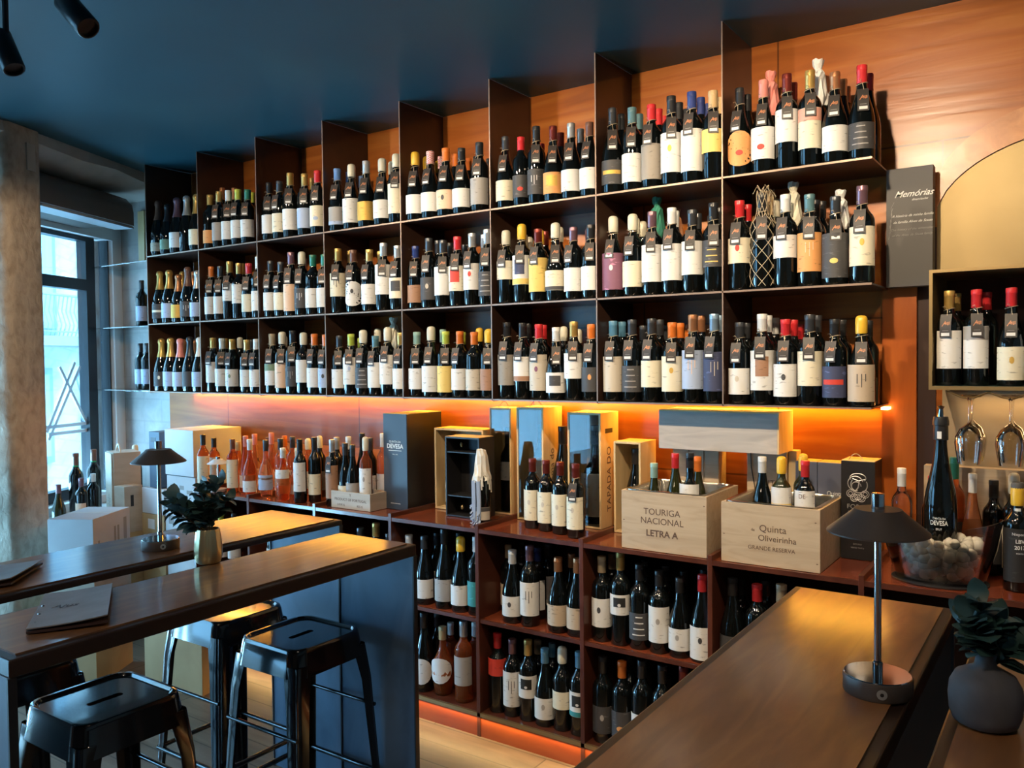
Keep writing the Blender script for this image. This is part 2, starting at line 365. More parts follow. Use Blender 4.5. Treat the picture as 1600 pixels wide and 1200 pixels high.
# vinyl emblem of crossed strips on the glass
def hitw(px, py, off):
    d = RT*(px-800)/FPX-UP*(py-600)/FPX+FW; P0 = np.array(W(0, off)); n = np.array([.903, .43, 0])
    s = ((P0-CAM) @ n)/(d @ n); return Vector(CAM+d*s)
mb = MB()
for a, b in (((93, 573), (136, 662)), ((117, 566), (73, 676)), ((125, 572), (76, 688)), ((72, 668), (137, 661)), ((76, 679), (136, 672))):
    p, q = hitw(*a, -.028), hitw(*b, -.028); d = (q-p).normalized(); s_ = d.cross(NW).normalized()*.011
    vs = []
    for o in (0, .002):
        for v in (p-s_, p+s_, q+s_, q-s_): vs.append(tuple(v+NW*o))
    mb.add(vs, [(0, 1, 2, 3), (7, 6, 5, 4), (0, 4, 5, 1), (1, 5, 6, 2), (2, 6, 7, 3), (3, 7, 4, 0)])
mb.build('vinyl_emblem', mat('pale_blue_vinyl', (.62, .76, .84), .5, trans=.4), w1)
# roller shutter box
mb = MB(); vs = []
bp_ = [(.02, 2.545), (.46, 2.545), (.46, 2.63), (.45, 2.68), (.41, 2.72), (.33, 2.75), (.02, 2.76)]
for t in (.42, .46, 1.44):
    for o, z in bp_:
        s_ = 1 if t > .43 else 0
        w = W(t, o if s_ else min(o, .40), 0); vs.append((w.x, w.y, z if s_ else 2.56+(z-2.545)*.85))
n = len(bp_)
fs = [(i*n+j, i*n+(j+1) % n, (i+1)*n+(j+1) % n, (i+1)*n+j) for i in range(2) for j in range(n)]+[tuple(range(n)), tuple(range(2*n, 3*n))]
ob = mb.add(vs, fs).build('roller_shutter_box', M_box, smooth=40)
tag(ob, 'long grey-brown rounded roller shutter box above the shop window', 'shutter box')
m2 = MB(); wbox(m2, .43, 1.44, .30, .44, 2.53, 2.546); m2.build('slot_strip', mat('pale_grey_strip', (.42, .45, .48), .4), ob)
mb = MB().box(0, 0, 0, .075, .02, .37)
o = mb.build('wooden_batten', M_plyy, loc=(at(215, 365, Y=.32)[0], .322, 2.33), bevel=.002); tag(o, 'short pale wooden batten upright on the wall beside the bottle rack', 'board')
# street outside
bd = thing('opposite_building', 'pale tiled facade across the street seen through the window', 'building')
mb = MB(); wbox(mb, -8, 4, -3.6, -3.4, -.5, 6.5); mb.build('facade_wall', grain('pale_tiled_facade', (.60, .64, .64), (.80, .82, .80), (1, 1, 1), 3, .7, seams=(.15, .15, .012, .84, .95, (PI/2, 0, .4))), bd)
mb = MB(); wbox(mb, -4.15, -1.5, -3.4, -2.85, 1.86, 1.97); mb.build('balcony_slab', mat('grey_stone_slab', (.38, .42, .44), .8), bd)
mb = MB()
for i in range(38):
    t = -4.12+i*.07
    p = [W(t, -2.89, 1.97), W(t, -2.85, 2.10), W(t, -2.90, 2.26), W(t, -2.87, 2.43)]; mb.tube(p, .008, 5)
mb.tube([W(-4.15, -2.87, 2.44), W(-1.5, -2.87, 2.44)], .016, 6); mb.tube([W(-4.15, -2.87, 2.02), W(-1.5, -2.87, 2.02)], .010, 6)
mb.build('balcony_railing', mat('grey_iron', (.34, .40, .43), .5), bd)
for t, z0, z1, w_ in ((-3.62, .45, 1.60, .8), (-3.72, 2.0, 4.2, .8), (-6.0, .45, 1.6, .8), (-1.8, 2.0, 4.2, .8), (-1.2, .45, 1.6, .8)):
    m = MB(); wbox(m, t, t+w_, -3.41, -3.36, z0, z1); f = m.build('facade_window', mat('blue_grey_joinery', (.24, .36, .44), .5), bd)
    m = MB(); wbox(m, t+.07, t+w_/2-.03, -3.37, -3.35, z0+.08, z1-.08); wbox(m, t+w_/2+.03, t+w_-.07, -3.37, -3.35, z0+.08, z1-.08); m.build('pane', mat('facade_pane', (.45, .62, .70), .1), f)
m = MB(); wbox(m, -4.45, -4.30, -3.41, -3.34, -.4, 6); m.build('stone_pilaster', mat('pale_granite_street', (.40, .42, .43), .8), bd)
mb = MB(); mb.tube([W(-4.12, -3.36, 1.9), W(-4.15, -3.36, 1.6), W(-4.05, -3.36, 1.45), W(-4.14, -3.36, 1.2), W(-4.12, -3.36, .9), W(-4.2, -3.36, .82), W(-4.16, -3.36, .74)], .012, 6); mb.build('drain_cable', mat('grey_iron', (.3, .34, .36)), bd)
mb = MB(); wbox(mb, -8, 6, -6, -.19, -.16, -.06); struct(mb.build('street', mat('pale_granite_street', (.40, .42, .43), .8)))
# glass shelves in the alcove
for k, z in enumerate((2.31, 1.89, 1.47)):
    mb = MB().box(-.84, .10, z-.008, -.012, .343, z)
    o = mb.build('glass_shelf', M_acry, bevel=.001)
    tag(o, ('topmost', 'middle', 'lowest')[k]+' clear glass shelf on the white brick between window and rack', 'shelf', None)
# ------------------------------------------------------------------ steel bottle rack
WB, RD = .5291, .33
rk = thing('bottle_rack', 'tall dark steel bottle rack of eight bays hung on the orange wood wall', 'shelf', (0, 0, 0))
for k, z in enumerate((1.47, 1.89, 2.31)):
    m = MB().box(0, .002, z-.006, 4.22, RD-.002, z); s_ = m.build('shelf', M_steel, rk)
    MB().box(0, 0, z-.0065, 4.22, .003, z+.0005).build('lit_edge', M_edge, s_)
for i in range(8):
    x = i*WB; m = MB().box(x-.002, .002, 1.46, x+.002, RD-.002, H-.002); s_ = m.build('divider', M_steel, rk)
    MB().box(x-.0025, 0, 1.46, x+.0025, .003, H-.002).build('lit_edge', M_edge, s_)
# exposed end of the LED strip
MB().box(4.205, .24, 1.449, 4.228, .30, 1.458).build('led_strip', mat('led_glow', (1, .6, .3), .5, emit=(1, .50, .13), es=18), rk)
# ------------------------------------------------------------------ floor cabinet with worktop
CX = [.62, 1.10, 1.62, 2.136, 2.645, 3.166, 3.70, 4.215, 4.74, 5.2]
YC = -.12
cb = thing('bottle_cabinet', 'long reddish-brown floor cabinet of open bottle bays under the rack', 'cabinet')
for x in CX:
    m = MB().box(x-.009, YC-.004, .0, x+.009, .32, .93)
    m.box(x-.009, YC-.008, .0, x+.009, YC-.004, .93)
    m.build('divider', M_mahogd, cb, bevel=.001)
for a, b in zip(CX[:-1], CX[1:]):
    MB().box(a+.009, YC+.01, .502, b-.009, .32, .514).build('shelf', M_mahog, cb)
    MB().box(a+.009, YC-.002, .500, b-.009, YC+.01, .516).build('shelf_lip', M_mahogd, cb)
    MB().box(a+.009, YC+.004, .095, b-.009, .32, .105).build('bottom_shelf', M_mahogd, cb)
    t = MB().box(a+.009, YC+.002, .896, b-.009, .325, .91).build('worktop', M_mahog, cb)
    MB().box(a+.009, YC-.006, .894, b-.009, YC+.002, .911).build('edge_strip', M_mahogd, t)
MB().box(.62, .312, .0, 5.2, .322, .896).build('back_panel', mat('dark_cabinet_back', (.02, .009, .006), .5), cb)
MB().box(.62, YC-.008, .088, 5.2, YC+.004, .104).build('brass_strip', M_brassd, cb)
MB().box(.62, YC-.004, .0, 5.2, YC+.008, .088).build('kickboard', M_kick, cb)
# pilaster and dark recess right of the rack
struct(MB().box(4.198, .300, .912, 4.312, .33, 2.10).build('trim_2', grain('orange_wood_pilaster', (.33, .075, .012), (.50, .13, .02), (4, 1, .6), 3, .3, 0, 6, 1)))
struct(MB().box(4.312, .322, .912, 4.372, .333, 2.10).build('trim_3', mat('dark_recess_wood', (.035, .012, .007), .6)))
# ------------------------------------------------------------------ bottles
PROF = dict(
 b=[(0, .002), (.024, 0), (.034, .001), (.0372, .006), (.0375, .186), (.0365, .198), (.032, .210), (.024, .220), (.0175, .230), (.0148, .242), (.0145, .288), (.0155, .290), (.0155, .296), (.014, .299), (0, .299)],
 g=[(0, .002), (.026, 0), (.038, .001), (.0408, .006), (.041, .118), (.0395, .138), (.0355, .158), (.0290, .180), (.0225, .202), (.0178, .224), (.0152, .245), (.0145, .286), (.0155, .290), (.0155, .296), (.014, .299), (0, .299)],
 c=[(0, .002), (.026, 0), (.039, .001), (.0425, .006), (.043, .112), (.0415, .134), (.0370, .158), (.0300, .182), (.0225, .207), (.0175, .230), (.0150, .255), (.0150, .280), (.0180, .284), (.0165, .296), (0, .299)],
 p=[(0, .002), (.030, 0), (.044, .001), (.0475, .008), (.0485, .100), (.046, .140), (.038, .165), (.026, .182), (.0175, .200), (.0150, .225), (.0148, .270), (.0160, .272), (.0160, .290), (0, .299)],
 k=[(0, .002), (.020, 0), (.030, .001), (.035, .008), (.044, .070), (.0470, .100), (.045, .128), (.036, .160), (.024, .185), (.0170, .205), (.0148, .230), (.0145, .286), (.0155, .290), (0, .299)])
BM = {}
def body(shape, glass):
    k = ('bottle', shape, glass)
    if k not in BM: BM[k] = MB().lathe(PROF[shape], 24).mesh('bottle_'+shape, MATS[glass], 50)
    return BM[k]
def rad(shape, z):
    P = PROF[shape]
    for (r0, z0), (r1, z1) in zip(P[2:], P[3:]):
        if z0 <= z <= z1: return r0+(r1-r0)*(z-z0)/max(1e-6, z1-z0)
    return P[-2][0]
def capsule(shape, c):
    k = ('cap', shape, c)
    if k not in BM:
        if shape == 'c':
            pr = [(rad('c', z)+.0012, z) for z in (.200, .215, .23, .245, .262, .278)]+[(.0185, .283), (.0195, .288), (.0185, .298), (.0150, .306), (.008, .310), (0, .311)]
        elif c in ('iv', 'yl') and shape in 'bg':   # dipped wax, rounded top
            pr = [(.0165, .250), (.0182, .254), (.0184, .270), (.0186, .290), (.0180, .302), (.0145, .309), (.008, .312), (0, .313)]
        else:
            pr = [(.0158, .244), (.0162, .2445), (.0160, .284), (.0168, .285), (.0168, .2865), (.0162, .287), (.0162, .2875), (.0168, .288), (.0168, .298), (.0160, .3012), (.012, .302), (0, .302)]
        BM[k] = MB().lathe(pr, 18).mesh('capsule', capmat(c), 45)
    return BM[k]
def patch(r, z0, z1, a0, a1, th=.0006, na=14, wave=0):
    "curved sheet on a cylinder of radius r, angles in degrees around -Y"
    vs, fs = [], []
    for q in (r, r+th):
        for j in range(2):
            for i in range(na+1):
                a = math.radians(-90+a0+(a1-a0)*i/na); z = (z0, z1)[j]
                vs.append((q*math.cos(a), q*math.sin(a), z))
    n = na+1
    for i in range(na):
        fs.append((2*n+i, 2*n+i+1, 3*n+i+1, 3*n+i)); fs.append((i+1, i, n+i, n+i+1))
        fs.append((n+i, 3*n+i, 3*n+i+1, n+i+1)); fs.append((i, i+1, 2*n+i+1, 2*n+i))
    fs += [(0, 2*n, 3*n, n), (na, n+na, 3*n+na, 2*n+na)]
    return vs, fs
def ROUND(r, zc, rr, n=20, th=.0011, ry=None):
    "round or oval patch on a cylinder"
    ry = ry or rr; vs, fs = [], []
    rings = 3
    vs.append((0, -(r+th), zc))
    for k in range(1, rings+1):
        for i in range(n):
            t = 2*PI*i/n; u = rr*k/rings*math.cos(t); a = -PI/2+u/r
            vs.append(((r+th)*math.cos(a), (r+th)*math.sin(a), zc+ry*k/rings*math.sin(t)))
    for i in range(n): fs.append((0, 1+i, 1+(i+1) % n))
    for k in range(rings-1):
        for i in range(n): a, b = 1+k*n+i, 1+k*n+(i+1) % n; fs.append((a, a+n, b+n, b))
    return vs, fs
LABK = {}
def label_mesh(shape, spec):
    """spec like 'wh', 'wh:1444' (z band in % of height), 'wh+Rrd' (blob), '+Snv' square, '+Bog' band below, '+Ugd' upper strip, '@' round label"""
    k = (shape, spec)
    if k in LABK: return LABK[k]
    base, *ex = spec.split('+'); band = (12, 44) if shape == 'b' else (10, 38)
    rnd = '@' in base; base = base.replace('@', '')
    if ':' in base: base, bb = base.split(':'); band = (int(bb[:2]), int(bb[2:]))
    z0, z1 = band[0]*.003, band[1]*.003; r = rad(shape, (z0+z1)/2)+.0007
    mats, mb = [labmat(base)], MB()
    if rnd: mb.add(*ROUND(r, (z0+z1)/2, (z1-z0)/2.0, th=.0004))
    else: mb.add(*patch(r, z0, z1, -72, 72))
    for e in ex:
        kind, c = e[0], e[1:]; mats.append(labmat(c)); mi = len(mats)-1
        if kind == 'R': mb.add(*ROUND(r, z0+(z1-z0)*.38, .0125, ry=.009), mi)
        if kind == 'M': mb.add(*ROUND(r, z0+(z1-z0)*.6, .007, ry=.011), mi)
        if kind == 'S': mb.add(*patch(r+.0006, z0+(z1-z0)*.35, z0+(z1-z0)*.85, -32, 32), mi)
        if kind == 'B': mb.add(*patch(r+.0006, z0+.001, z0+(z1-z0)*.2, -72, 72), mi)
        if kind == 'U': mb.add(*patch(r+.0006, z1-(z1-z0)*.32, z1-.001, -72, 72), mi)
        if kind == 'H': mb.add(*patch(r+.0006, z0+(z1-z0)*.42, z0+(z1-z0)*.58, -50, 50), mi)
        if kind == 'D':   # diagonal strokes of a drawn figure
            for s_ in (-14, 4, 20): mb.add(*patch(r+.0006, z0+(z1-z0)*(.35+.01*abs(s_)), z0+(z1-z0)*.75, s_-1.5, s_+2, na=2), mi)
        if kind == 'L':   # stacked light lines
            for q in (.2, .42, .64, .86): mb.add(*patch(r+.0006, z0+(z1-z0)*(q-.025), z0+(z1-z0)*(q+.015), -40+q*30, 40-q*20), mi)
        if kind == 'F':   # small frame
            mb.add(*patch(r+.0006, z0+(z1-z0)*.40, z0+(z1-z0)*.86, -34, 34), mi); mats.append(labmat('wh')); mb.add(*ROUND(r+.0009, z0+(z1-z0)*.50, .006, ry=.005), len(mats)-1)
    LABK[k] = mb.mesh('label', mats, 60); return LABK[k]
TAGM = {}
def tag_mesh(shape):
    if shape in TAGM: return TAGM[shape]
    zt, zb = .226, .152
    rt, rb = .0315, .0425
    if shape in 'gc': zt, zb = .222, .148; rt, rb = rad(shape, zt)+.0055, rad(shape, zb)+.0045
    mb = MB(); w = .0165
    N_ = 6
    def P(u, v, h=0):
        b = .004*math.sin(v*PI); r = rt+(rb-rt)*v+b
        return (u*w, -(r+h), zt+(zb-zt)*v)
    def sheet(u0, u1, v0, v1, h0, h1, mi):
        vs, fs = [], []
        for h in (h0, h1):
            for i in range(N_+1):
                v = v0+(v1-v0)*i/N_; vs += [P(u0, v, h), P(u1, v, h)]
        m = 2*(N_+1)
        for i in range(N_):
            a = 2*i; fs += [(m+a, m+a+2, m+a+3, m+a+1), (a, a+1, a+3, a+2), (a, a+2, m+a+2, m+a), (a+1, m+a+1, m+a+3, a+3)]
        fs += [(0, m, m+1, 1), (m-2, m-1, 2*m-1, 2*m-2)]
        mb.add(vs, fs, mi)
    sheet(-1, 1, 0, 1, 0, .0006, 0)
    sheet(-.72, .72, .80, .93, .0007, .001, 2)
    # copper script mark: one long sweep and short uprights
    def stroke(pts, wd=.09):
        for (u0, v0), (u1, v1) in zip(pts, pts[1:]):
            du, dv = (u1-u0), (v1-v0)*2.3; L_ = math.hypot(du, dv) or 1; nx, ny = -dv/L_*wd/2, du/L_*wd/2/2.3
            mb.add([P(u0-nx, v0-ny, .0012), P(u1-nx, v1-ny, .0012), P(u1+nx, v1+ny, .0012), P(u0+nx, v0+ny, .0012)], [(0, 1, 2, 3)], 1)
    stroke([(-.62, .52), (-.40, .44), (-.02, .30), (.02, .46)]); stroke([(-.40, .42), (.20, .38)])
    stroke([(.16, .34), (.18, .46)]); stroke([(.34, .33), (.36, .46)]); stroke([(.5, .33), (.52, .45), (.34, .46)]); stroke([(.66, .32), (.68, .45)])
    sheet(-.55, .55, .70, .715, .0007, .001, 3)
    TAGM[shape] = mb.mesh('price_tag', [M_tag, M_tago, M_tagw, M_gprint])
    s_ = MB(); R0 = rad(shape, .245)+.0022
    pts = [(R0*math.cos(t), R0*math.sin(t), .242+.004*math.sin(t+PI/2)) for t in [2*PI*i/14 for i in range(14)]]
    s_.tube(pts, .0011, 5, closed=True); s_.tube([(0, -R0, .243), (.003, -rt-.002, zt-.003)], .0011, 5); s_.tube([(-.004, -R0, .243), (-.006, -R0-.008, .252), (-.012, -R0-.010, .249)], .0009, 4)
    TAGM[shape+'s'] = s_.mesh('string', M_string, 60)
    return TAGM[shape]
NAMES = {'c': ('champagne_bottle', 'champagne bottle'), 'b': ('wine_bottle', 'bottle'), 'g': ('wine_bottle', 'bottle'), 'p': ('wine_bottle', 'bottle'), 'k': ('wine_bottle', 'bottle')}
NTH = ['first', 'second', 'third', 'fourth', 'fifth', 'sixth', 'seventh', 'eighth', 'ninth', 'tenth', 'eleventh', 'twelfth']
def bottle(x, y, z, h, shape='b', cap='dk', lab='wh', tg=False, glass='black_green_bottle_glass', label=None, group=None, sxy=None, rot=None, wrap=None, name=None, cat='bottle'):
    nm = name or ('rose_wine_bottle' if glass.endswith('wine_glass') else NAMES[shape][0])
    top = .311 if shape == 'c' else .302
    s = h/top; q = sxy if sxy else min(1.08, max(.88, s))
    az = math.atan2(CAM[1]-y, CAM[0]-x)+PI/2       # azimuth that would face the viewpoint
    r = rot if rot is not None else az*.55+random.uniform(-.12, .12)
    o = put(body(shape, glass), nm, None, (x, y, z), r); o.scale = (q, q, s)
    tag(o, label or 'dark bottle', cat, group)
    if cap: put(capsule(shape, cap), 'capsule', o)
    if lab and lab != '-': put(label_mesh(shape, lab), 'label', o)
    if tg:
        tm = tag_mesh(shape); t = put(tm, 'price_tag', o, rz=az*.6-r+random.uniform(-.35, .2)); t.scale = (1.05, 1.0, 1.0)
        put(TAGM[shape+'s'], 'string', t)
    if wrap == 'net': net_wrap(o)
    elif wrap: paper_wrap(o, wrap)
    return o
def paper_wrap(o, c):
    rnd = random.Random(5); mb = MB(); n = 14; pr = []
    for r, z in ((.030, .20), (.034, .225), (.026, .25), (.024, .285), (.019, .305), (.010, .315), (.016, .330), (.022, .345)):
        pr.append([(r*(1+rnd.uniform(-.25, .3)), z+rnd.uniform(-.004, .004)) for _ in range(n)])
    vs = [(r*math.cos(2*PI*i/n), r*math.sin(2*PI*i/n), z) for ring in pr for i, (r, z) in enumerate(ring)]
    fs = [(k*n+i, k*n+(i+1) % n, (k+1)*n+(i+1) % n, (k+1)*n+i) for k in range(len(pr)-1) for i in range(n)]
    mb.add(vs, fs).build('paper_wrap', mat('crumpled_tissue_'+c, CAPC[c][1], .8), o)
def net_wrap(o):
    mb = MB(); sh = 'b'
    for k in range(6):
        for sgn in (1, -1):
            pts = [((rad(sh, z)+.003)*math.cos(k*PI/3+sgn*z*22), (rad(sh, z)+.003)*math.sin(k*PI/3+sgn*z*22), z) for z in [.01+.30*i/18 for i in range(19)]]
            mb.tube(pts, .0012, 4)
    for k in range(5): t = k*1.3; mb.tube([(0, 0, .30), (.02*math.cos(t), .02*math.sin(t), .325), (.03*math.cos(t+.8), .03*math.sin(t+.8), .30)], .0013, 4)
    mb.build('twine_net', M_string, o)
USED = {}
# rack contents: px of the bottle, py of its top, depth row, shape, capsule, label, tag, extra
RACK = {
(2, 1): '''240 315 0 c br tn:0824;259 319 0 c dk gn:1030;275 309 0 c mv wh;290 306 0 c si -;303 304 0 c gd cr''',
(2, 2): '''327 305 0 b gd og:1034;339 300 0 b gd gr t;356 298 0 b wh wh t;341 292 1 b cu dk;372 296 0 b li wh t;385 297 0 b gn wh t;366 294 1 b cu -;394 301 1 b li -''',
(2, 3): '''415 287 0 b dk wh t;434 284 0 b sl cr t;452 271 0 b gd wh t;476 272 0 b gd bl t;488 279 1 b gd -;496 267 0 b rd cr+Rbl t''',
(2, 4): '''522 265 0 g bl gr+Bbl t;541 270 1 b bl -;549 260 0 g iv wh:1048 t;562 276 2 b bl -;572 252 0 g si gd t;597 251 0 g iv wh t;612 256 1 b iv -;619 244 0 b iv cr:1458 t''',
(2, 5): '''644 242 0 g yl wh t;663 249 1 g yl -;667 238 0 g ck wh t;683 255 2 g yl -;689 245 1 g ck -;692 233 0 g og pe+Mdk t;711 241 1 g og -;721 232 0 g dk wh t;732 248 2 g og -;744 245 1 g dk -;749 223 0 b dk gr:1048 t;764 250 1 g dk -''',
(2, 6): '''785 215 0 g sl cr t;813 215 0 b rd dk+Rrd;833 199 0 b dk dk+Dwh t;846 225 1 b rd -;858 199 0 g dr og+Sgd t;876 208 1 g dr -;888 194 0 g si wh t;907 202 1 g si -;919 192 0 g br wh t''',
(2, 7): '''950 171 0 g sl dk+Hgd t;966 180 1 g sl -;981 170 0 b tl wh:1044 t;999 179 1 b tl -;1013 165 0 b rd tp:1052 t;1029 171 1 b rd -;1038 182 2 b rd -;1048 151 0 b dk wh:1458+Mgd t;1061 161 1 b dk -;1073 171 2 b dk -;1081 144 0 b nv wh:1258 t;1095 153 1 b nv -;1105 163 2 b nv -;1112 143 0 b co yl:3056 t;1125 153 1 b co -''',
(2, 8): '''1153 139 0 g dk og@:1050+Rrd t;1166 149 1 g dk -;1187 127 0 g pk wh:1448+Rrd t;1205 134 1 g pk - - pk;1221 118 0 b dr wh:2862 t;1239 130 1 b dr -;1261 112 0 b gd cr:1860+Upk t;1281 116 1 g wh - - wh;1302 114 0 g cu wh:1240 t;1314 125 1 g cu -;1322 136 2 g cu -;1346 103 0 g rd dk+Lgr t;1357 116 1 g rd -''',
(1, 1): '''246 424 0 c gd dk+Hcr;262 422 0 c gd bl;277 429 0 c cu gd;284 424 1 c gd -;293 417 0 c br dk+Dwh;302 424 1 c cu -;305 423 0 c si bl''',
(1, 2): '''321 418 0 b og wh t;339 417 0 b sl wh t;350 410 0 b gd wh:3262 t;360 422 1 b og -;370 412 0 b gd wh:2862;379 412 1 b gd -;386 412 0 b rd cr t;398 402 0 b wh wh t''',
(1, 3): '''415 409 0 b sl wh t;434 410 0 b sl cr t;450 395 0 b mv pe:0850 t;468 397 0 b iv dk+Dwh t;485 399 0 b gn wh;505 398 0 b gn wh t;475 404 1 b mv -''',
(1, 4): '''526 389 0 b gd cr:2662+Ddk t;546 392 1 b gd -;552 391 0 b br wh@:1050+Mdk t;577 390 0 b gd wh t;594 393 1 b gd -;599 380 0 b si wh:2468 t;621 384 0 b si cr:1850+Sdk t''',
(1, 5): '''649 385 0 b nv br:1038 t;666 373 0 b sl dk+Mbg t;684 376 1 b sl -;689 376 0 b sl wh:1860 t;698 388 2 b og -;703 380 1 b dk -;708 380 2 b sl -;715 370 0 b rd cr:2258+Srd t;726 383 1 b sl -;737 365 0 b si wh:2258+Mrd t;756 367 1 b si -;760 359 0 b si dk+Lgr t''',
(1, 6): '''788 364 0 b iv cr:3460 t;809 355 0 b yl wh:2462+Snv+Byl t;819 370 1 b iv -;827 374 2 b iv -;833 359 0 b dr yl:1460 t;844 363 1 b yl -;852 362 2 b dr -;861 353 0 g iv cr:1440+Bdk t;881 358 1 b iv -;890 356 0 b mv wh t;901 366 1 b og -;909 360 1 b mv -;918 352 0 b dk wh t''',
(1, 7): '''951 343 0 g iv pu:1056+Mwh t;978 340 0 b iv cr t;993 345 1 g iv -;1004 350 2 g iv -;1009 332 0 b mv wh:1660 t;1027 328 1 b tl - - gn;1042 326 0 b wh wh:1658 t;1055 330 1 b wh -;1066 343 2 b cu - - cu;1075 329 0 b sl wh:2262 t;1084 342 2 b wh -;1090 334 1 b sl -;1101 338 2 b sl -;1110 318 0 b dk dk:2858+Lyl t;1124 325 1 b dk -''',
(1, 8): '''1154 314 0 b rd cr:3058+Mrd t;1168 320 1 b rd -;1187 300 0 b dk - t net;1201 307 1 b co - - net;1212 315 2 b iv -;1222 305 0 b wh wh:3256 t;1240 307 1 b iv - - iv;1257 305 0 b tl og:1658+Dpe t;1274 313 1 b dk -;1284 315 2 b dk -;1300 308 0 g sl dk:0858+Ryl t;1314 317 1 b wh - - wh;1345 291 0 b mv cr:1858+Mgd t''',
(0, 1): '''249 529 0 c gd dk+Mcr;262 528 0 c gd bl;277 529 0 c pk bl;286 530 1 c cu -;295 526 0 c dk dk;303 531 1 c cu -;309 527 0 c wh bl''',
(0, 2): '''331 528 0 b gd wh:1856 t;342 529 0 b wh wh t;352 529 1 b gd -;363 530 0 b gd wh+Mgn t;375 530 1 b iv -;386 531 0 b gd wh t;393 531 1 b sl -;400 530 0 b wh wh t''',
(0, 3): '''417 522 0 b tn wh:1450+Ugn t;434 522 0 b iv pe:1052 t;444 528 1 b iv -;453 517 0 b dk dk+Dgr t;469 523 0 b iv wh:2058;486 522 0 b og wh t;505 523 0 b og bl+Mdk t''',
(0, 4): '''527 525 0 b sl wh t;547 522 0 b li wh:1862+Mbl t;563 528 1 b li -;567 519 0 b iv dk+Lgr t;584 525 0 b tl wh:1456 t;590 517 1 b iv -;600 515 0 b iv wh:1862 t;615 512 1 b iv - - iv;624 520 0 b gd wh t''',
(0, 5): '''647 519 0 b mt wh t;673 514 0 g iv wh:0846 t;692 515 1 g mt -;698 518 0 b li yl:0848 t;713 518 0 b og wh t;723 519 1 b li -;738 519 0 b og bg;749 516 1 b yl -;757 518 0 b yl br t''',
(0, 6): '''788 504 0 b dk tp:1858 t;811 505 0 b dk wh:2456+Bbr t;825 506 1 b dk -;836 507 0 b rd bg:1260+Mpu t;849 508 1 b rd -;861 512 0 g wh wh+Sdk t;870 516 2 b rd -;882 514 1 b iv -;888 503 0 b gd wh:2860 t;902 518 1 b iv -;918 507 0 b og dk+Mog t''',
(0, 7): '''950 502 0 b pb bg:1256 t;968 503 1 b pb -;979 500 0 b sl dk+Lgr t;1009 509 1 b sl -;1015 498 0 b sl cr:1850 t;1027 500 1 b sl -;1041 509 2 b sl -;1052 504 0 b og cr:1458+Mgd t;1063 505 1 b og -;1075 507 2 b og -;1083 492 0 b cu bl:1660+Dpe t;1096 493 1 b cu -;1114 491 0 b lb nv:1458+Dbg t;1125 493 1 b lb -''',
(0, 8): '''1152 504 0 b sl wh+Mbg t;1166 505 1 b sl -;1188 491 0 b wh wh:1660+Sbr t;1200 493 1 b wh -;1211 497 2 b wh -;1224 499 0 b rd wh:1048+Mdk t;1240 500 1 b rd -;1250 507 2 b rd -;1263 492 0 b sl cr:2260 t;1277 493 1 b sl -;1302 499 0 b dk nv:1046+Hrd t;1316 500 1 b dk -;1346 498 0 g yl tn:0648+Ddk t;1357 501 1 b dk -'''}
ROWZ = (1.47, 1.89, 2.31); ROWN = ('lowest shelf', 'middle shelf', 'top shelf'); DROW = ('front', 'middle row', 'back row')
def relax(items, xa, xb):
    for _ in range(160):
        for i in range(len(items)):
            for j in range(i+1, len(items)):
                a, b = items[i], items[j]; dx, dy = b['x']-a['x'], b['y']-a['y']; d = math.hypot(dx, dy) or 1e-4
                m = a['r']+b['r']+.002-d
                if m > 0: a['x'] -= dx/d*m/2; b['x'] += dx/d*m/2; a['y'] -= dy/d*m/4; b['y'] += dy/d*m/4
        for a in items: a['x'] = min(max(a['x'], xa+a['r']+.003), xb-a['r']-.003); a['y'] = min(max(a['y'], a['r']+.004+a['ya']), a['yb']-a['r']-.004)
def parse(s, z, ys, ya, yb):
    it = []
    for e in s.split(';'):
        p = e.split(); px, py, row = float(p[0]), float(p[1]), int(p[2]); y = ys[row]; P = at(px, py, Y=y)
        h = min(.352 if len(p) > 7 else .375, max(.262, P[2]-z)); sh = p[3]; q = min(1.04, max(.86, h/.302)) * (1.0 if row == 0 else .95)
        it.append(dict(x=P[0], y=y, h=h, sh=sh, cap=p[4], lab=p[5], tg='t' in p[6:7], wrap=p[7] if len(p) > 7 else None, row=row, q=q, r=max(a for a, _ in PROF[sh])*q, ya=ya, yb=yb))
    nf = [b for b in it if b['row'] == 0]; tot = sum(2*b['r'] for b in nf); g = min(1.08, (.500)/max(.1, tot))
    g = max(g, .87)
    if 1:
        for b in nf: b['q'] *= g; b['r'] *= g
    return it
def describe(b, it, place):
    same = sorted([o for o in it if o['row'] == b['row']], key=lambda o: o['x']); n = NTH[same.index(b)]
    l = b['lab'].split('+')[0].split(':')[0].replace('@', '')
    ln = LABC[l][0]+' label, ' if l in LABC and b['row'] == 0 else ''
    return f"{CAPC[b['cap']][0]}-capped {NAMES[b['sh']][1]}, {ln}{n} in {DROW[b['row']] if b['row'] else 'front row'}, {place}"
nb = 0
for (k, bay), s in RACK.items():
    it = parse(s, ROWZ[k], (.052, .142, .232), 0, .325)
    relax(it, (bay-1)*WB+.003, bay*WB-.003)
    for b in it:
        bottle(b['x'], b['y'], ROWZ[k]+.0006, b['h'], b['sh'], b['cap'], b['lab'], b['tg'], sxy=b['q'], wrap=b['wrap'],
               label=describe(b, it, f"{NTH[bay-1]} rack bay, {ROWN[k]}"), group=f"bottles in the {NTH[bay-1]} bay of the rack"); nb += 1
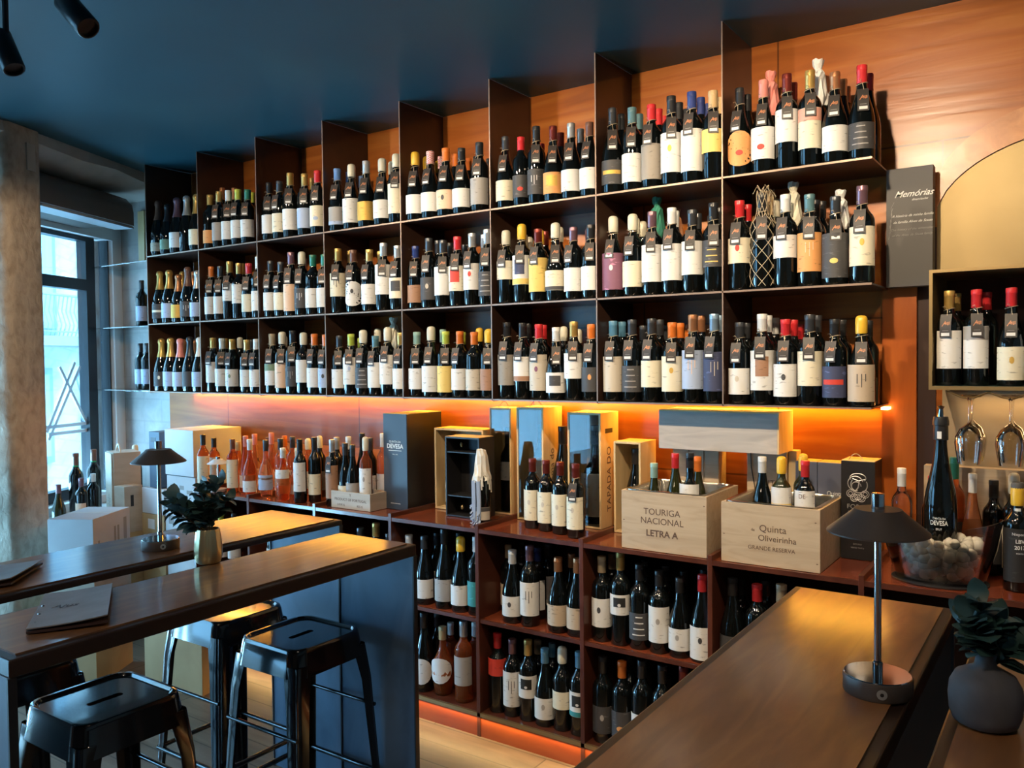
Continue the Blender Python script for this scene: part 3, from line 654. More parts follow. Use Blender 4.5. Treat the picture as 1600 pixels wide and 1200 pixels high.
# bottles on the glass shelves
for i, (px, py, k) in enumerate(((219, 521, 0), (229, 521, 0), (221, 438, 1))):
    P = at(px, py, Y=.2); bottle(P[0], .2, ROWZ[k]+.0006, .31, 'b', 'dk', 'bl', label=('dark bottle with pale label on the lowest glass shelf nearer the window', 'dark bottle with pale label on the lowest glass shelf touching the rack', 'dark bottle alone on the middle glass shelf beside the rack')[i])
# floor cabinet contents
LOW = {
(1, 4): '''636 835 0 b wh wh;663 837 0 g sl wh;682 832 1 b dk tn;700 827 0 g dk gr;717 832 1 b dk -;728 843 0 g yl wh;744 838 0 b wh tl''',
(0, 4): '''648 961 1 b dr -;662 957 0 g dk wh@:1044;683 958 1 b dk -;690 979 0 k co wh@:2058 R;704 972 1 b wh - R;724 970 0 b si gr:2258 r;742 972 1 b wh - r''',
(1, 5): '''794 851 1 b tn tn;801 859 0 g wh wh+Mdk;815 845 2 b dk -;827 852 0 b mv wh:1456+Ddk;840 855 1 b nv wh:1456;856 850 2 b dk wh:1456;875 871 0 g cu tn;893 865 1 g cu -;903 872 0 g cu tn''',
(0, 5): '''775 988 0 b rd rd:4870;801 998 0 b mv wh:1460+Ddk;824 999 0 b gd wh:3058+Fbk;841 1000 1 b tn -;849 1012 0 g pb wh+Mgr;862 1004 1 b pb -;878 1014 0 b iv cr:2850;902 1017 0 b pb wh:2454+Fbk+Btl''',
(1, 6): '''935 868 0 b tn wh:1852+Mdk;952 864 1 b tn -;965 862 0 b gd wh:3456+Fbk;993 880 0 b dk dk+Lwh;1008 876 1 b dk -;1022 890 0 b dk wh:1458+Mgr;1042 884 1 b dk -;1049 900 0 g dk wh+Mgr;1066 892 1 b dk -;1091 897 0 g rd wh:0442+Mdk;1100 890 1 g dk -''',
(0, 6): '''942 1025 0 b dk dk+Mgr;969 1032 0 b og dk+Rog;985 1024 1 b dk -;999 1030 0 b dk wh;1032 1038 0 b dk -;1068 1040 0 b dr -''',
(1, 7): '''1140 902 0 g dk dk;1158 905 1 b dk -;1180 912 0 b rd dk;1196 906 1 b dk -;1211 911 0 b tn dk''',
(1, 3): '''520 812 0 b sl wh;563 824 0 b sl wh;589 817 0 b gd cr;606 833 0 b dk dk''',
(1, 2): '''428 806 0 b dk wh;452 806 0 b dk wh;474 806 0 b wh cr''',
(1, 1): '''345 800 0 c li wh;366 802 0 b dk wh'''}
LZ = (.1056, .5146)
for (k, bay), s in LOW.items():
    xa, xb = CX[bay-1]+.01, CX[bay]-.01
    it = parse(';'.join(e[:-2] if e[-2:] in (' R', ' r') else e for e in s.split(';')), LZ[k], (-.055, .04, .13), -.105, .30)
    for e, b in zip(s.split(';'), it):
        b['glass'] = 'rose_wine_glass' if e.endswith(' r') or e.endswith(' R') else 'black_green_bottle_glass'; b['tg'] = False
    relax(it, xa, xb)
    for b in it:
        place = f"{NTH[bay-1]} cabinet bay, {'upper' if k else 'lower'} shelf"
        d = describe(b, it, place)
        if b['glass'][0] == 'r': d = d.replace('-capped bottle', '-capped rose bottle')
        bottle(b['x'], b['y'], LZ[k], b['h'], b['sh'], b['cap'], b['lab'], b['tg'], b['glass'], sxy=b['q'], label=d, group=f"bottles in the {NTH[bay-1]} bay of the floor cabinet"); nb += 1
# ------------------------------------------------------------------ things on the worktop
CZ = .9115
def cbot(px, ytop, Y, shape='b', cap='dk', lab='wh', glass='black_green_bottle_glass', label='', h=None, tg=False, sxy=None, z=CZ, group=None, wrap=None, x=None, name=None, rot=None):
    P = at(px, ytop, Y=Y); hh = h or min(.42, max(.25, P[2]-z))
    return bottle(P[0] if x is None else x, Y, z, hh, shape, cap, lab, tg, glass, label=label, sxy=sxy, group=group, wrap=wrap, name=name, rot=rot)
R1, R2, GB = 'rose_wine_glass', 'pale_rose_wine_glass', 'black_green_bottle_glass'
G1 = 'rose and red bottles at the window end of the worktop'
ROSE = [
 (317, 679, -.06, 'b', 'dk', 'cr:0862', R1, 'tall rose bottle with black capsule at the window end of the worktop'),
 (334, 684, .03, 'b', 'dk', 'cr:0862', R1, 'tall rose bottle with cream label directly behind the white table lamp'),
 (358, 686, -.03, 'b', 'br', 'cr:0862', R1, 'tall rose bottle beside the white table lamp, brown capsule'),
 (372, 690, .10, 'g', 'co', 'bg', R1, 'rose bottle with cork-coloured top behind the pink-capped bottle'),
 (378, 681, .02, 'g', 'pk', 'pe:0830', R1, 'long-necked rose bottle with pink capsule nearest the white table lamp'),
 (390, 686, -.06, 'k', 'wh', 'wh:0838', R1, 'pear-shaped rose bottle with white collar and pale label by the worktop divider'),
 (400, 678, .12, 'g', 'pk', 'pe', R2, 'rose bottle with tall pink capsule in the middle of the group'),
 (409, 687, -.04, 'k', 'sl', 'bl:1440', R2, 'pear-shaped pale rose bottle with grey capsule and pale-blue label'),
 (417, 683, .17, 'g', 'br', 'wh', R2, 'pale rose bottle with brown top and white collar standing by the wall'),
 (424, 676, .08, 'g', 'pk', 'pe', R2, 'rose bottle with tallest pink capsule of the group'),
 (434, 685, .00, 'b', 'sl', 'pe', R2, 'rose bottle with grey-green capsule behind the squat rose bottle'),
 (440, 700, -.08, 'k', 'wh', 'wh:3060', R1, 'squat rose bottle with wide white cap and white band label'),
 (448, 681, .17, 'b', 'og', 'cr', R2, 'rose bottle with white and wood-coloured top near the wall'),
 (457, 682, .08, 'b', 'sl', 'bg', R2, 'rose bottle with grey-green capsule behind the black wine bottle'),
 (460, 700, .00, 'k', 'cr', 'wh', R1, 'rose bottle with cream cap between squat rose and black bottle')]
ROSE += [
 (468, 686, -.06, 'b', 'dk', 'wh:1864', GB, 'black bottle with white square label, black capsule, foremost on the second worktop bay', 0),
 (481, 688, .14, 'b', 'iv', 'cr', R2, 'bottle with cream capsule close to the wall behind the black bottle', 0),
 (491, 683, -.01, 'b', 'dk', 'cr', GB, 'black bottle with black capsule behind the white square label bottle', 0),
 (499, 684, .12, 'b', 'iv', 'dk', GB, 'dark bottle with ivory capsule between the two black bottles', 0),
 (512, 686, -.04, 'b', 'si', 'br:1262', GB, 'dark bottle with silver capsule, copper label and white hang tag', 1),
 (526, 683, .08, 'b', 'si', 'dk', GB, 'dark bottle with silver capsule near the wall left unlabelled', 0),
 (536, 692, -.02, 'g', 'sl', 'cr:0834', GB, 'slim black bottle with low cream label beside the small wine crate', 0),
 (547, 682, .07, 'b', 'wh', 'br+Mgn', GB, 'black bottle with black and white capsule and brown picture label', 0),
 (563, 677, .12, 'g', 'dk', '-', GB, 'tall slim black bottle behind the small wine crate', 0),
 (570, 684, .20, 'b', 'sl', 'dk', GB, 'dark bottle with slate capsule by the wall behind the small crate', 0)]
items = []
for a in ROSE:
    P = at(a[0], a[1], Y=a[2]); c = a[4] if a[4] in CAPC else 'iv'
    items.append(dict(x=P[0], y=a[2], r=max(v for v, _ in PROF[a[3]])*.9, ya=-.115, yb=.31, a=a, c=c, h=min(.40, max(.25, P[2]-CZ))))
lampi = dict(x=.80, y=-.068, r=.047, ya=-.12, yb=.3); items.append(lampi)
for xa_, xb_ in ((.64, 1.09), (1.11, 1.61), (1.63, 1.95)):
    relax([q_ for q_ in items if xa_-.01 <= q_['x'] < xb_+.01], xa_, xb_)
for it_ in items[:-1]:
    a = it_['a']; bottle(it_['x'], it_['y'], CZ, it_['h'], a[3], it_['c'], a[5], len(a) > 8 and bool(a[8]), a[6], label=a[7].replace(' left unlabelled', ', plain dark label'), group=G1, sxy=.9)
def crate(mb, w, d, h, th=.009, mi=0, bottom=True):
    "open-top box, origin at its front-left bottom corner"
    mb.box(0, 0, 0, w, th, h, mi).box(0, d-th, 0, w, d, h, mi).box(0, th, 0, th, d-th, h, mi).box(w-th, th, 0, w, d-th, h, mi)
    if bottom: mb.box(th, th, 0, w-th, d-th, th, mi)
    return mb
# small crate holding bottles
t = thing('wine_crate', 'small low wooden wine crate with brown crest print holding four bottles', 'crate', (1.69, -.075, CZ))
crate(MB(), .27, .13, .085).build('crate_body', M_tan, t, bevel=.001)
lettering([('PRODUCT OF PORTUGAL', .019, .135, .045), ('LXVR A', .016, .07, .018), ('RES G', .016, .20, .018), ('Y', .022, .135, .068)], t, TF(0, -.0005, 0), M_print)
for a in [(568, 696, -.02, 'g', 'sl', 'gr:0838', GB, 'slim black bottle standing inside the small wine crate', .10), (586, 687, -.02, 'b', 'iv', 'wh:1858+Mgr', R1, 'rose bottle with ivory capsule and white label in the small crate', .19)]:
    cbot(a[0], a[1], a[2], a[3], a[4], a[5], a[6], a[7], sxy=.84, z=CZ+.0095, x=1.69+a[8])
cbot(578, 684, .10, 'b', 'sl', 'wh', GB, 'dark bottle with slate capsule just behind the small crate', sxy=.9)
cbot(598, 677, .12, 'b', 'wh', 'wh', R2, 'rose bottle with white cap half hidden by the tall blue-black carton', sxy=.88)
# tall DEVESA carton
t = thing('wine_carton', 'tall blue-black wine carton with white lettering and wide black side', 'box', (1.945, .04, CZ))
MB().box(0, 0, 0, .155, .265, .472).build('carton_body', M_navy, t, bevel=.0015)
MB().box(.1553, .002, .002, .1565, .263, .47).build('black_side', M_bcard, t)
MB().box(.001, .001, .472, .155, .264, .4735).build('carton_top', M_kraft, t)
lettering([('QUINTA DA', .014, .077, .335), ('DEVESA', .031, .077, .312, 0, .0006), ('1976-1991', .009, .077, .272), ('DOURO PORTUGAL', .007, .077, .03)], t, TF(0, -.0006, 0), M_wprint)
MB().box(.035, -.001, .290, .12, 0, .293).build('printed_line', M_wprint, t)
def open_box(mb, w, d, h, th=.008, mi=0):
    "upright display box open to the front"
    return mb.box(0, 0, 0, th, d, h, mi).box(w-th, 0, 0, w, d, h, mi).box(th, 0, 0, w-th, d, th, mi).box(th, 0, h-th, w-th, d, h, mi).box(th, d-th, th, w-th, d, h-th, mi)
t = thing('display_box', 'open pale wooden box behind the black box, dark bottle with cream label inside', 'box', (2.165, .17, CZ))
open_box(MB(), .30, .13, .40, .010).build('box_body', M_plyy, t, bevel=.001)
bottle(2.232, .228, CZ+.0106, .355, 'g', 'dk', 'cr:0636', glass=GB, label='dark bottle with wide cream label inside the open pale wooden box', sxy=.9)
t = thing('display_box', 'open black presentation box with two dividers and brass clasps', 'box', (2.335, .045, CZ))
open_box(MB(), .20, .12, .375, .008).build('box_body', M_bcard, t, bevel=.001)
m = MB().box(.008, .004, .095, .192, .11, .100).box(.008, .004, .300, .192, .11, .305); m.build('inner_divider', M_bcard, t)
m = MB(); [m.lathe([(0, 0), (.006, 0), (.008, .012), (.004, .02), (0, .02)], 10, 0, Matrix.Translation((.06, .05, z))) for z in (.325, .03)]; m.build('brass_clasp', M_brassd, t)
MB().box(.002, .002, .375, .198, .119, .3765).build('box_top', M_kraft, t)
# wax covered bottle
def wax_bottle():
    P = at(752, 697, Y=-.03)
    o = bottle(P[0], -.03, CZ, .315, 'b', None, 'bg:0826+Udk', label='dark bottle drenched in shaggy white and blue-grey dripping wax', glass=GB)
    for nm, r0, zt, zb, m, seed in (('white_wax', .0225, .315, .18, mat('dripped_white_wax', (.72, .68, .60), .6), 3), ('blue_wax', 0, 0, 0, mat('dripped_blue_wax', (.33, .40, .52), .5), 8)):
        rnd = random.Random(seed); mb = MB()
        if r0:
            n = 18; rings = []
            for r, z in ((.0, .322), (.018, .318), (.024, .295), (.027, .26), (.031, .23), (.036, .21), (.041, .192)):
                rings.append([(max(.0, r*(1+rnd.uniform(-.16, .18))), z+rnd.uniform(-.004, .004)) for _ in range(n)])
            vs = [(r*math.cos(2*PI*i/n), r*math.sin(2*PI*i/n), z) for g in rings for i, (r, z) in enumerate(g)]
            mb.add(vs, [(k*n+i, k*n+(i+1) % n, (k+1)*n+(i+1) % n, (k+1)*n+i) for k in range(len(rings)-1) for i in range(n)])
            for i in range(26):
                a = rnd.uniform(0, 2*PI); z1 = rnd.uniform(.13, .19); mb.tube([(.036*math.cos(a), .036*math.sin(a), .205), (.040*math.cos(a), .040*math.sin(a), (z1+.2)/2), (.0405*math.cos(a+.05), .0405*math.sin(a+.05), z1)], .003, 5)
        else:
            for i in range(16):
                a = -PI/2+rnd.uniform(-1.5, .5)-.5; z1 = rnd.uniform(.005, .09); R_ = .0405
                mb.tube([(R_*math.cos(a), R_*math.sin(a), .19), (R_*math.cos(a+.04), R_*math.sin(a+.04), (z1+.19)/2), (R_*math.cos(a), R_*math.sin(a), z1), ((R_+.012)*math.cos(a), (R_+.012)*math.sin(a), max(.004, z1-.01))], rnd.uniform(.003, .006), 5)
        mb.build(nm, m, o)
wax_bottle()
# glazed wooden boxes
def glazed(x, y, w, d, h, lab, hold, text=None, handle=True, hole=False):
    t = thing('wooden_wine_box', lab, 'box', (x, y, CZ))
    m = MB(); open_box(m, w, d, h, .009); m.build('box_body', M_plyy, t, bevel=.001)
    MB().box(.010, .001, .010, w-.010, .004, h-.010).build('acrylic_window', M_boxwin, t)
    if handle: MB().tube([(w*.25+w*.5*i/8, d*.35, h+.0005+.028*math.sin(PI*i/8)) for i in range(9)], .0016, 6).build('cord_handle', M_string, t)
    if hole:
        MB().box(w, d*.25, h-.09, w+.0008, d*.65, h-.07).build('hand_slot', mat('dark_slot', (.05, .03, .015), .8), t)
    if text: lettering([(text, .05, 0, 0)], t, TS(w+.0008, d*.45, h*.42) @ Matrix.Rotation(PI/2, 4, 'Z'), M_print)
    return t
glazed(2.47, .215, .125, .105, .505, 'tall pine wine box with clear front and cord handle, dark bottle inside', 0)
bottle(2.545, .262, CZ+.0096, .40, 'b', 'dk', 'wh:3860', label='dark bottle with small white label inside the pine box beside the black box', sxy=.98, glass=GB)
glazed(2.668, .155, .145, .165, .515, 'tall pine wine box with clear front and lettered side beside the glazed twin', 0, 'redoma do')
bottle(2.745, .245, CZ+.0096, .42, 'b', 'dk', 'wh:4066', label='dark blue-black bottle with white label in the lettered pine box', sxy=1.0, glass=GB)
glazed(2.945, .145, .165, .165, .50, 'wide pine wine box with hand slots and large lettering down its side', 0, 'TAPADA DO', False, True)
bottle(3.035, .235, CZ+.0096, .43, 'p', 'sl', 'bg:0852', label='big dark bottle with broad beige label inside the slotted pine box', sxy=1.28, glass=GB)
bottle(2.866, .235, CZ, .43, 'g', 'dk', 'dk', label='tall black magnum bottle between the lettered pine box and the slotted pine box', sxy=1.25, glass=GB)
mb = MB().box(0, 0, 0, .07, .02, .32); o = mb.build('pine_board', M_plyy, loc=(2.82, .300, CZ)); tag(o, 'plain pine board leaning upright on the wall behind the black magnum', 'board')
# four equal bottles in front
for i, (px, yt) in enumerate(((851, 714), (876, 715), (900, 716), (931, 717))):
    Y = (.035, .015, -.005, -.035)[i]
    bottle((2.832, 2.915, 2.998, 3.09)[i], Y, CZ, .302, 'b', 'dr', 'cr:1256+Mbg', tg=(i == 3), label=NTH[i]+' of four red-capped cream-label bottles on the worktop counted from the window side', sxy=1.0, group='four matching red-capped bottles', rot=.12)
t = thing('display_box', 'small open pine box beside the stencilled crate with black bottle', 'box', (3.179, .13, CZ))
open_box(MB(), .125, .15, .385, .009).build('box_body', M_plyy, t, bevel=.001)
bottle(3.245, .205, CZ+.0096, .34, 'g', 'dk', 'dk', label='black slope-shouldered bottle standing in the small open pine box', glass=GB)
# lettered cooler crates with steel tubs and bottles
def cooler(x, y, w, d, h, lab, lines, knots):
    t = thing('wine_crate', lab, 'crate', (x, y, CZ))
    crate(MB(), w, d, h, .012).build('crate_body', M_ply, t, bevel=.001)
    rim = []; r = .035
    for cx_, cy_, s in ((w-r-.006, d-r-.006, 0), (r+.006, d-r-.006, 1), (r+.006, r+.006, 2), (w-r-.006, r+.006, 3)):
        for k in range(5): a = PI/2*(s+k/4); rim.append((cx_, cy_, math.cos(a), math.sin(a)))
    mb = MB(); n = len(rim); vs = []
    for off, z in ((r, h+.001), (r, h+.004), (r-.014, h+.004), (r-.018, h-.004), (r-.022, .016)):
        for cx_, cy_, ca, sa in rim: vs.append((cx_+ca*off, cy_+sa*off, z))
    mb.add(vs, [(k*n+i, k*n+(i+1) % n, (k+1)*n+(i+1) % n, (k+1)*n+i) for k in range(4) for i in range(n)]+[tuple(range(4*n, 5*n))])
    mb.build('steel_tub', mat('brushed_steel_tub', (.60, .56, .48), .22, .95), t, smooth=40)
    lettering(lines, t, TF(0, -.0006, 0), M_print)
    m = MB()
    for kx, kz in knots: m.add(*[[(kx-.004, -.0004, kz), (kx, -.0004, kz-.002), (kx+.005, -.0004, kz), (kx, -.0004, kz+.002)], [(0, 1, 2, 3)]])
    m.build('knot', M_print, t)
    return t
cooler(3.335, -.105, .345, .335, .225, 'pale pine crate stencilled TOURIGA NACIONAL LETRA A with steel tub'.replace('TOURIGA NACIONAL LETRA A', 'with three lines of brown lettering,').replace('stencilled with', 'stencilled with').replace(', with', ' and'),
       [('TOURIGA', .034, .168, .150), ('NACIONAL', .034, .168, .115), ('LETRA A', .034, .168, .068, 0, .0008)], [(.01, .11), (.335, .19)])
cooler(3.735, -.105, .345, .33, .215, 'pale pine crate with round-lettered brown print, nearest the black F box',
       [('Quinta', .034, .185, .132, 0, 0), ('da', .014, .115, .125), ('Oliveirinha', .030, .20, .098), ('GRANDE RESERVA', .020, .18, .062)], [(.01, .10), (.33, .17), (.335, .03)])
for a in [
 (1022, 733, .02, 'g', 'mt', 'cr', 'olive_bottle_glass', 'green bottle with mint capsule lowest in the three-line lettered crate'),
 (1055, 707, .04, 'g', 'rd', '-', 'olive_bottle_glass', 'dark olive bottle with short red wax top in the three-line lettered crate'),
 (1078, 706, -.02, 'p', 'dk', 'wh:4062', GB, 'black bottle with thick neck and white band label in the lettered crate'),
 (1090, 712, .08, 'g', 'og', '-', 'olive_bottle_glass', 'olive bottle with amber capsule behind the thick-necked black bottle'),
 (1191, 712, .00, 'g', 'wh', '-', GB, 'slim dark bottle with white capsule and black stopper in the nearest crate'),
 (1221, 716, .00, 'b', 'yl', 'wh:4468+Byl', 'olive_bottle_glass', 'olive bottle with yellow capsule and square label in the nearest crate'),
 (1258, 718, .00, 'b', 'rd', 'wh:3866', GB, 'dark bottle with red capsule, label lettered DE, in the nearest crate'),
 (1255, 712, .11, 'b', 'yl', '-', 'olive_bottle_glass', 'bottle with yellow wax top behind the red-capped bottle in nearest crate')]:
    P = at(a[0], a[1], Y=a[2]); z = max(CZ+.018, P[2]-.305)
    o = bottle(P[0], a[2], z, .302, a[3], a[4], a[5], False, a[6], label=a[7], sxy=.92)
# pourer stopper
# long gift box laid on two boxes, and the boxes under it
t = thing('gift_box', 'long grey pine gift box laid across the upright boxes under the rack', 'box', (3.40, .10, 1.282))
MB().box(0, 0, 0, .475, .18, .150).build('box_body', M_plyg, t, bevel=.001)
MB().box(.0, .0, .150, .475, .18, .156).build('sliding_lid', M_plyy, t, bevel=.001)
MB().box(.475, .0, 0, .481, .18, .156).build('end_panel', M_plyy, t)
t = thing('wooden_wine_box', 'upright pine wine box with three recessed panels under the grey gift box', 'box', (3.40, .235, CZ))
MB().box(0, 0, 0, .20, .085, .368).build('box_body', M_ply, t, bevel=.004)
MB().box(.066, -.004, .01, .070, 0, .36).box(.132, -.004, .01, .136, 0, .36).build('panel_strip', M_ply, t)
t = thing('wooden_wine_box', 'upright pine box with Y-shaped cord and dark lettering behind the nearest crate', 'box', (3.715, .235, CZ))
MB().box(0, 0, 0, .155, .085, .368).build('box_body', M_ply, t, bevel=.001)
lettering([('TITÃ', .036, .095, .24, .15)], t, TF(0, -.0006, 0), M_print)
MB().tube([(.015, -.002, .36), (.018, -.003, .30), (.032, -.003, .22), (.035, -.003, .18)], .002, 5).tube([(.035, -.003, .20), (.026, -.003, .165)], .002, 5).tube([(.035, -.003, .20), (.046, -.003, .165)], .002, 5).build('cord', M_bcard, t)
o = MB().box(0, 0, 0, .03, .06, .37).build('pine_board', M_plyy, loc=(3.873, .25, CZ)); tag(o, 'narrow pine board edge between the corded box and grey cartons', 'board')
for i, (x, w) in enumerate(((3.905, .080), (3.987, .096))):
    t = thing('gift_carton', ('grey-blue wine carton nearer the window of the pair behind the nearest crate', 'grey-blue wine carton printed Quinta Nova beside the black F box')[i].replace('printed Quinta Nova', 'with small white script'), 'box', (x, .228, CZ))
    MB().box(0, 0, 0, w, .09, .335).build('carton_body', mat('blue_grey_card', (.085, .090, .12), .5), t, bevel=.001)
    MB().box(.001, .001, .335, w-.001, .089, .337).build('carton_top', M_kraft, t)
    if i: lettering([('Quinta', .020, .060, .222, .1), ('Nova', .020, .060, .203, .1), ('TERROIR BLEND', .006, .05, .18)], t, TF(0, -.0006, 0), M_wprint)
t = thing('gift_carton', 'black gift carton with silver swirling letter F and bunch of circles', 'box', (4.085, .165, CZ)) 
MB().box(0, 0, 0, .115, .125, .355).build('carton_body', M_bcard, t, bevel=.001)
MB().box(.001, .001, .355, .114, .124, .357).build('carton_top', M_plyy, t)
MB().tube([(.02+.05*i/8, .03, .357+.022*math.sin(PI*i/8)) for i in range(9)], .0016, 6).build('cord_handle', M_string, t)
m = MB()
def ring(cx_, cz_, r, w=.0016, a0=0, a1=2*PI, sq=1.):
    m.tube([(cx_+r*math.cos(a0+(a1-a0)*i/20), -.001, cz_+r*sq*math.sin(a0+(a1-a0)*i/20)) for i in range(21)], w, 5)
ring(.058, .295, .027, .0015, -.6, 3.6, .6); ring(.05, .275, .026, .0016, .3, 4.4); ring(.062, .270, .028, .0018, 2.5, 6.8)
ring(.053, .265, .016, .0014, 0, 5); m.tube([(.04, -.001, .292), (.06, -.001, .285), (.083, -.001, .292)], .002, 5); m.tube([(.063, -.001, .287), (.060, -.001, .262), (.050, -.001, .247)], .0025, 5)
for cx_, cz_ in ((.033, .238), (.058, .230), (.083, .238), (.046, .223), (.070, .223)): ring(cx_, cz_, .013, .0012); ring(cx_, cz_, .007, .001)
m.build('silver_emblem', M_sil, t)
lettering([('FORAL', .024, .057, .190), ('GRANDE RESERVA', .008, .057, .172), ('DOURO', .008, .057, .055), ('VINHO TINTO', .007, .057, .042)], t, TF(0, -.0008, 0), M_gprint)
# small white lamp among the rose bottles
def table_lamp(nm_label, x, y, z, ht, rb, rs, base_m, shade_m, big=True):
    t = thing('table_lamp', nm_label, 'lamp', (x, y, z))
    bh = ht*.09
    MB().lathe([(0, 0), (rb*.97, 0), (rb, .003), (rb, bh-.002), (rb*.985, bh), (0, bh)], 40).build('lamp_base', base_m, t, 40)
    if big: MB().lathe([(0, bh), (rb*.97, bh+.0002), (rb*.95, bh+.0016), (0, bh+.0016)], 40).build('chrome_disc', M_chrome, t, 40)
    MB().lathe([(.0, bh), (.0085, bh), (.0085, bh+.022), (.0062, bh+.024), (.0062, ht*.86), (0, ht*.86)], 20).build('pole', M_chrome, t, 40)
    zt = ht*.925
    MB().lathe([(rs, ht*.805), (rs*1.0, ht*.812), (rs*.50, zt-.004), (rs*.46, zt), (0, zt), (0, zt-.004), (rs*.45, zt-.007), (rs*.97, ht*.808)], 44).build('lamp_shade', shade_m, t, 40)
    MB().lathe([(0, zt), (.011, zt), (.011, ht), (.009, ht+.001), (0, ht+.001)], 20).build('finial', M_chrome, t, 40)
    if big:
        a = math.atan2(CAM[1]-y, CAM[0]-x)+.12; c = Matrix.Rotation(a, 4, 'Z') @ Matrix.Translation((rb, 0, bh*.5)) @ Matrix.Rotation(PI/2, 4, 'Y')
        s_ = MB().lathe([(0, -.001), (.0085, -.001), (.0085, .0012), (0, .0012)], 24, 0, c).build('touch_switch', mat('silver_button', (.5, .5, .48), .3, .6), t)
        MB().lathe([(0, .0012), (.0032, .0012), (.0032, .0016), (0, .0016)], 12, 0, c).build('switch_mark', M_bcard, s_)
    return t
table_lamp('small white table lamp standing among the rose bottles on the worktop', lampi['x'], lampi['y'], CZ, .20, .045, .060, mat('pinkish_lamp_base', (.42, .34, .32), .4), mat('white_lamp_enamel', (.62, .66, .72), .4), False)
table_lamp('dark taupe table lamp with chrome pole on the far bar table by the plant', 2.365, -1.44, 1.0502, .345, .058, .084, M_shade, M_shade)
table_lamp('dark mushroom table lamp with chrome pole on the big bar in front', 4.508, -1.415, 1.0502, .352, .058, .085, M_shade, M_shade)
# ------------------------------------------------------------------ bar tables and stools
TZ = 1.05
def bar_table(x0, x1, y0, y1, lab, m_top, m_slab=None, th=.042):
    m_slab = m_slab or M_slab
    t = thing('bar_table', lab, 'table', ((x0+x1)/2, (y0+y1)/2, 0)); w, l = (x1-x0)/2, (y1-y0)/2
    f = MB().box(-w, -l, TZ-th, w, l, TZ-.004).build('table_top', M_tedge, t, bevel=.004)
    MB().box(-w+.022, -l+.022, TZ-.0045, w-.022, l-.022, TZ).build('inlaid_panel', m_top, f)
    for y, nm in ((l-.012, 'end_panel'), (-l, 'end_panel')):
        p = MB().box(-w+.006, y, .004, w-.006, y+.010, TZ-th).build(nm, m_slab, t)
        MB().box(w-.006, y-.004, 0, w, y+.014, TZ-th).box(-w, y-.004, 0, -w+.006, y+.014, TZ-th).build('steel_edge', mat('near_black_steel', (.012, .013, .016), .4), p)
    return t
bar_table(2.668, 3.018, -2.19, -.945, 'narrow walnut bar table holding the brass vase and grey menu', M_table)
bar_table(2.10, 2.505, -2.19, -.78, 'narrow walnut bar table holding the dark taupe lamp', M_table, None, .024)
M_bar = grain('amber_brown_bar_top', (.17, .066, .020), (.28, .120, .036), (6, 1, 1), 3.2, .5, .75, 8, 1.4, .08, c3=(.215, .086, .026), spec=.5)
M_bar.node_tree.nodes['Principled BSDF'].inputs['Coat Roughness'].default_value = .17
bar_table(4.19, 4.56, -2.9, -.79, 'wide reddish bar table in front with the mushroom lamp', M_bar, M_steel)
bar_table(4.62, 4.99, -2.9, -.845, 'bar table at the frame edge carrying the grey pottery vase', M_bar, M_steel)
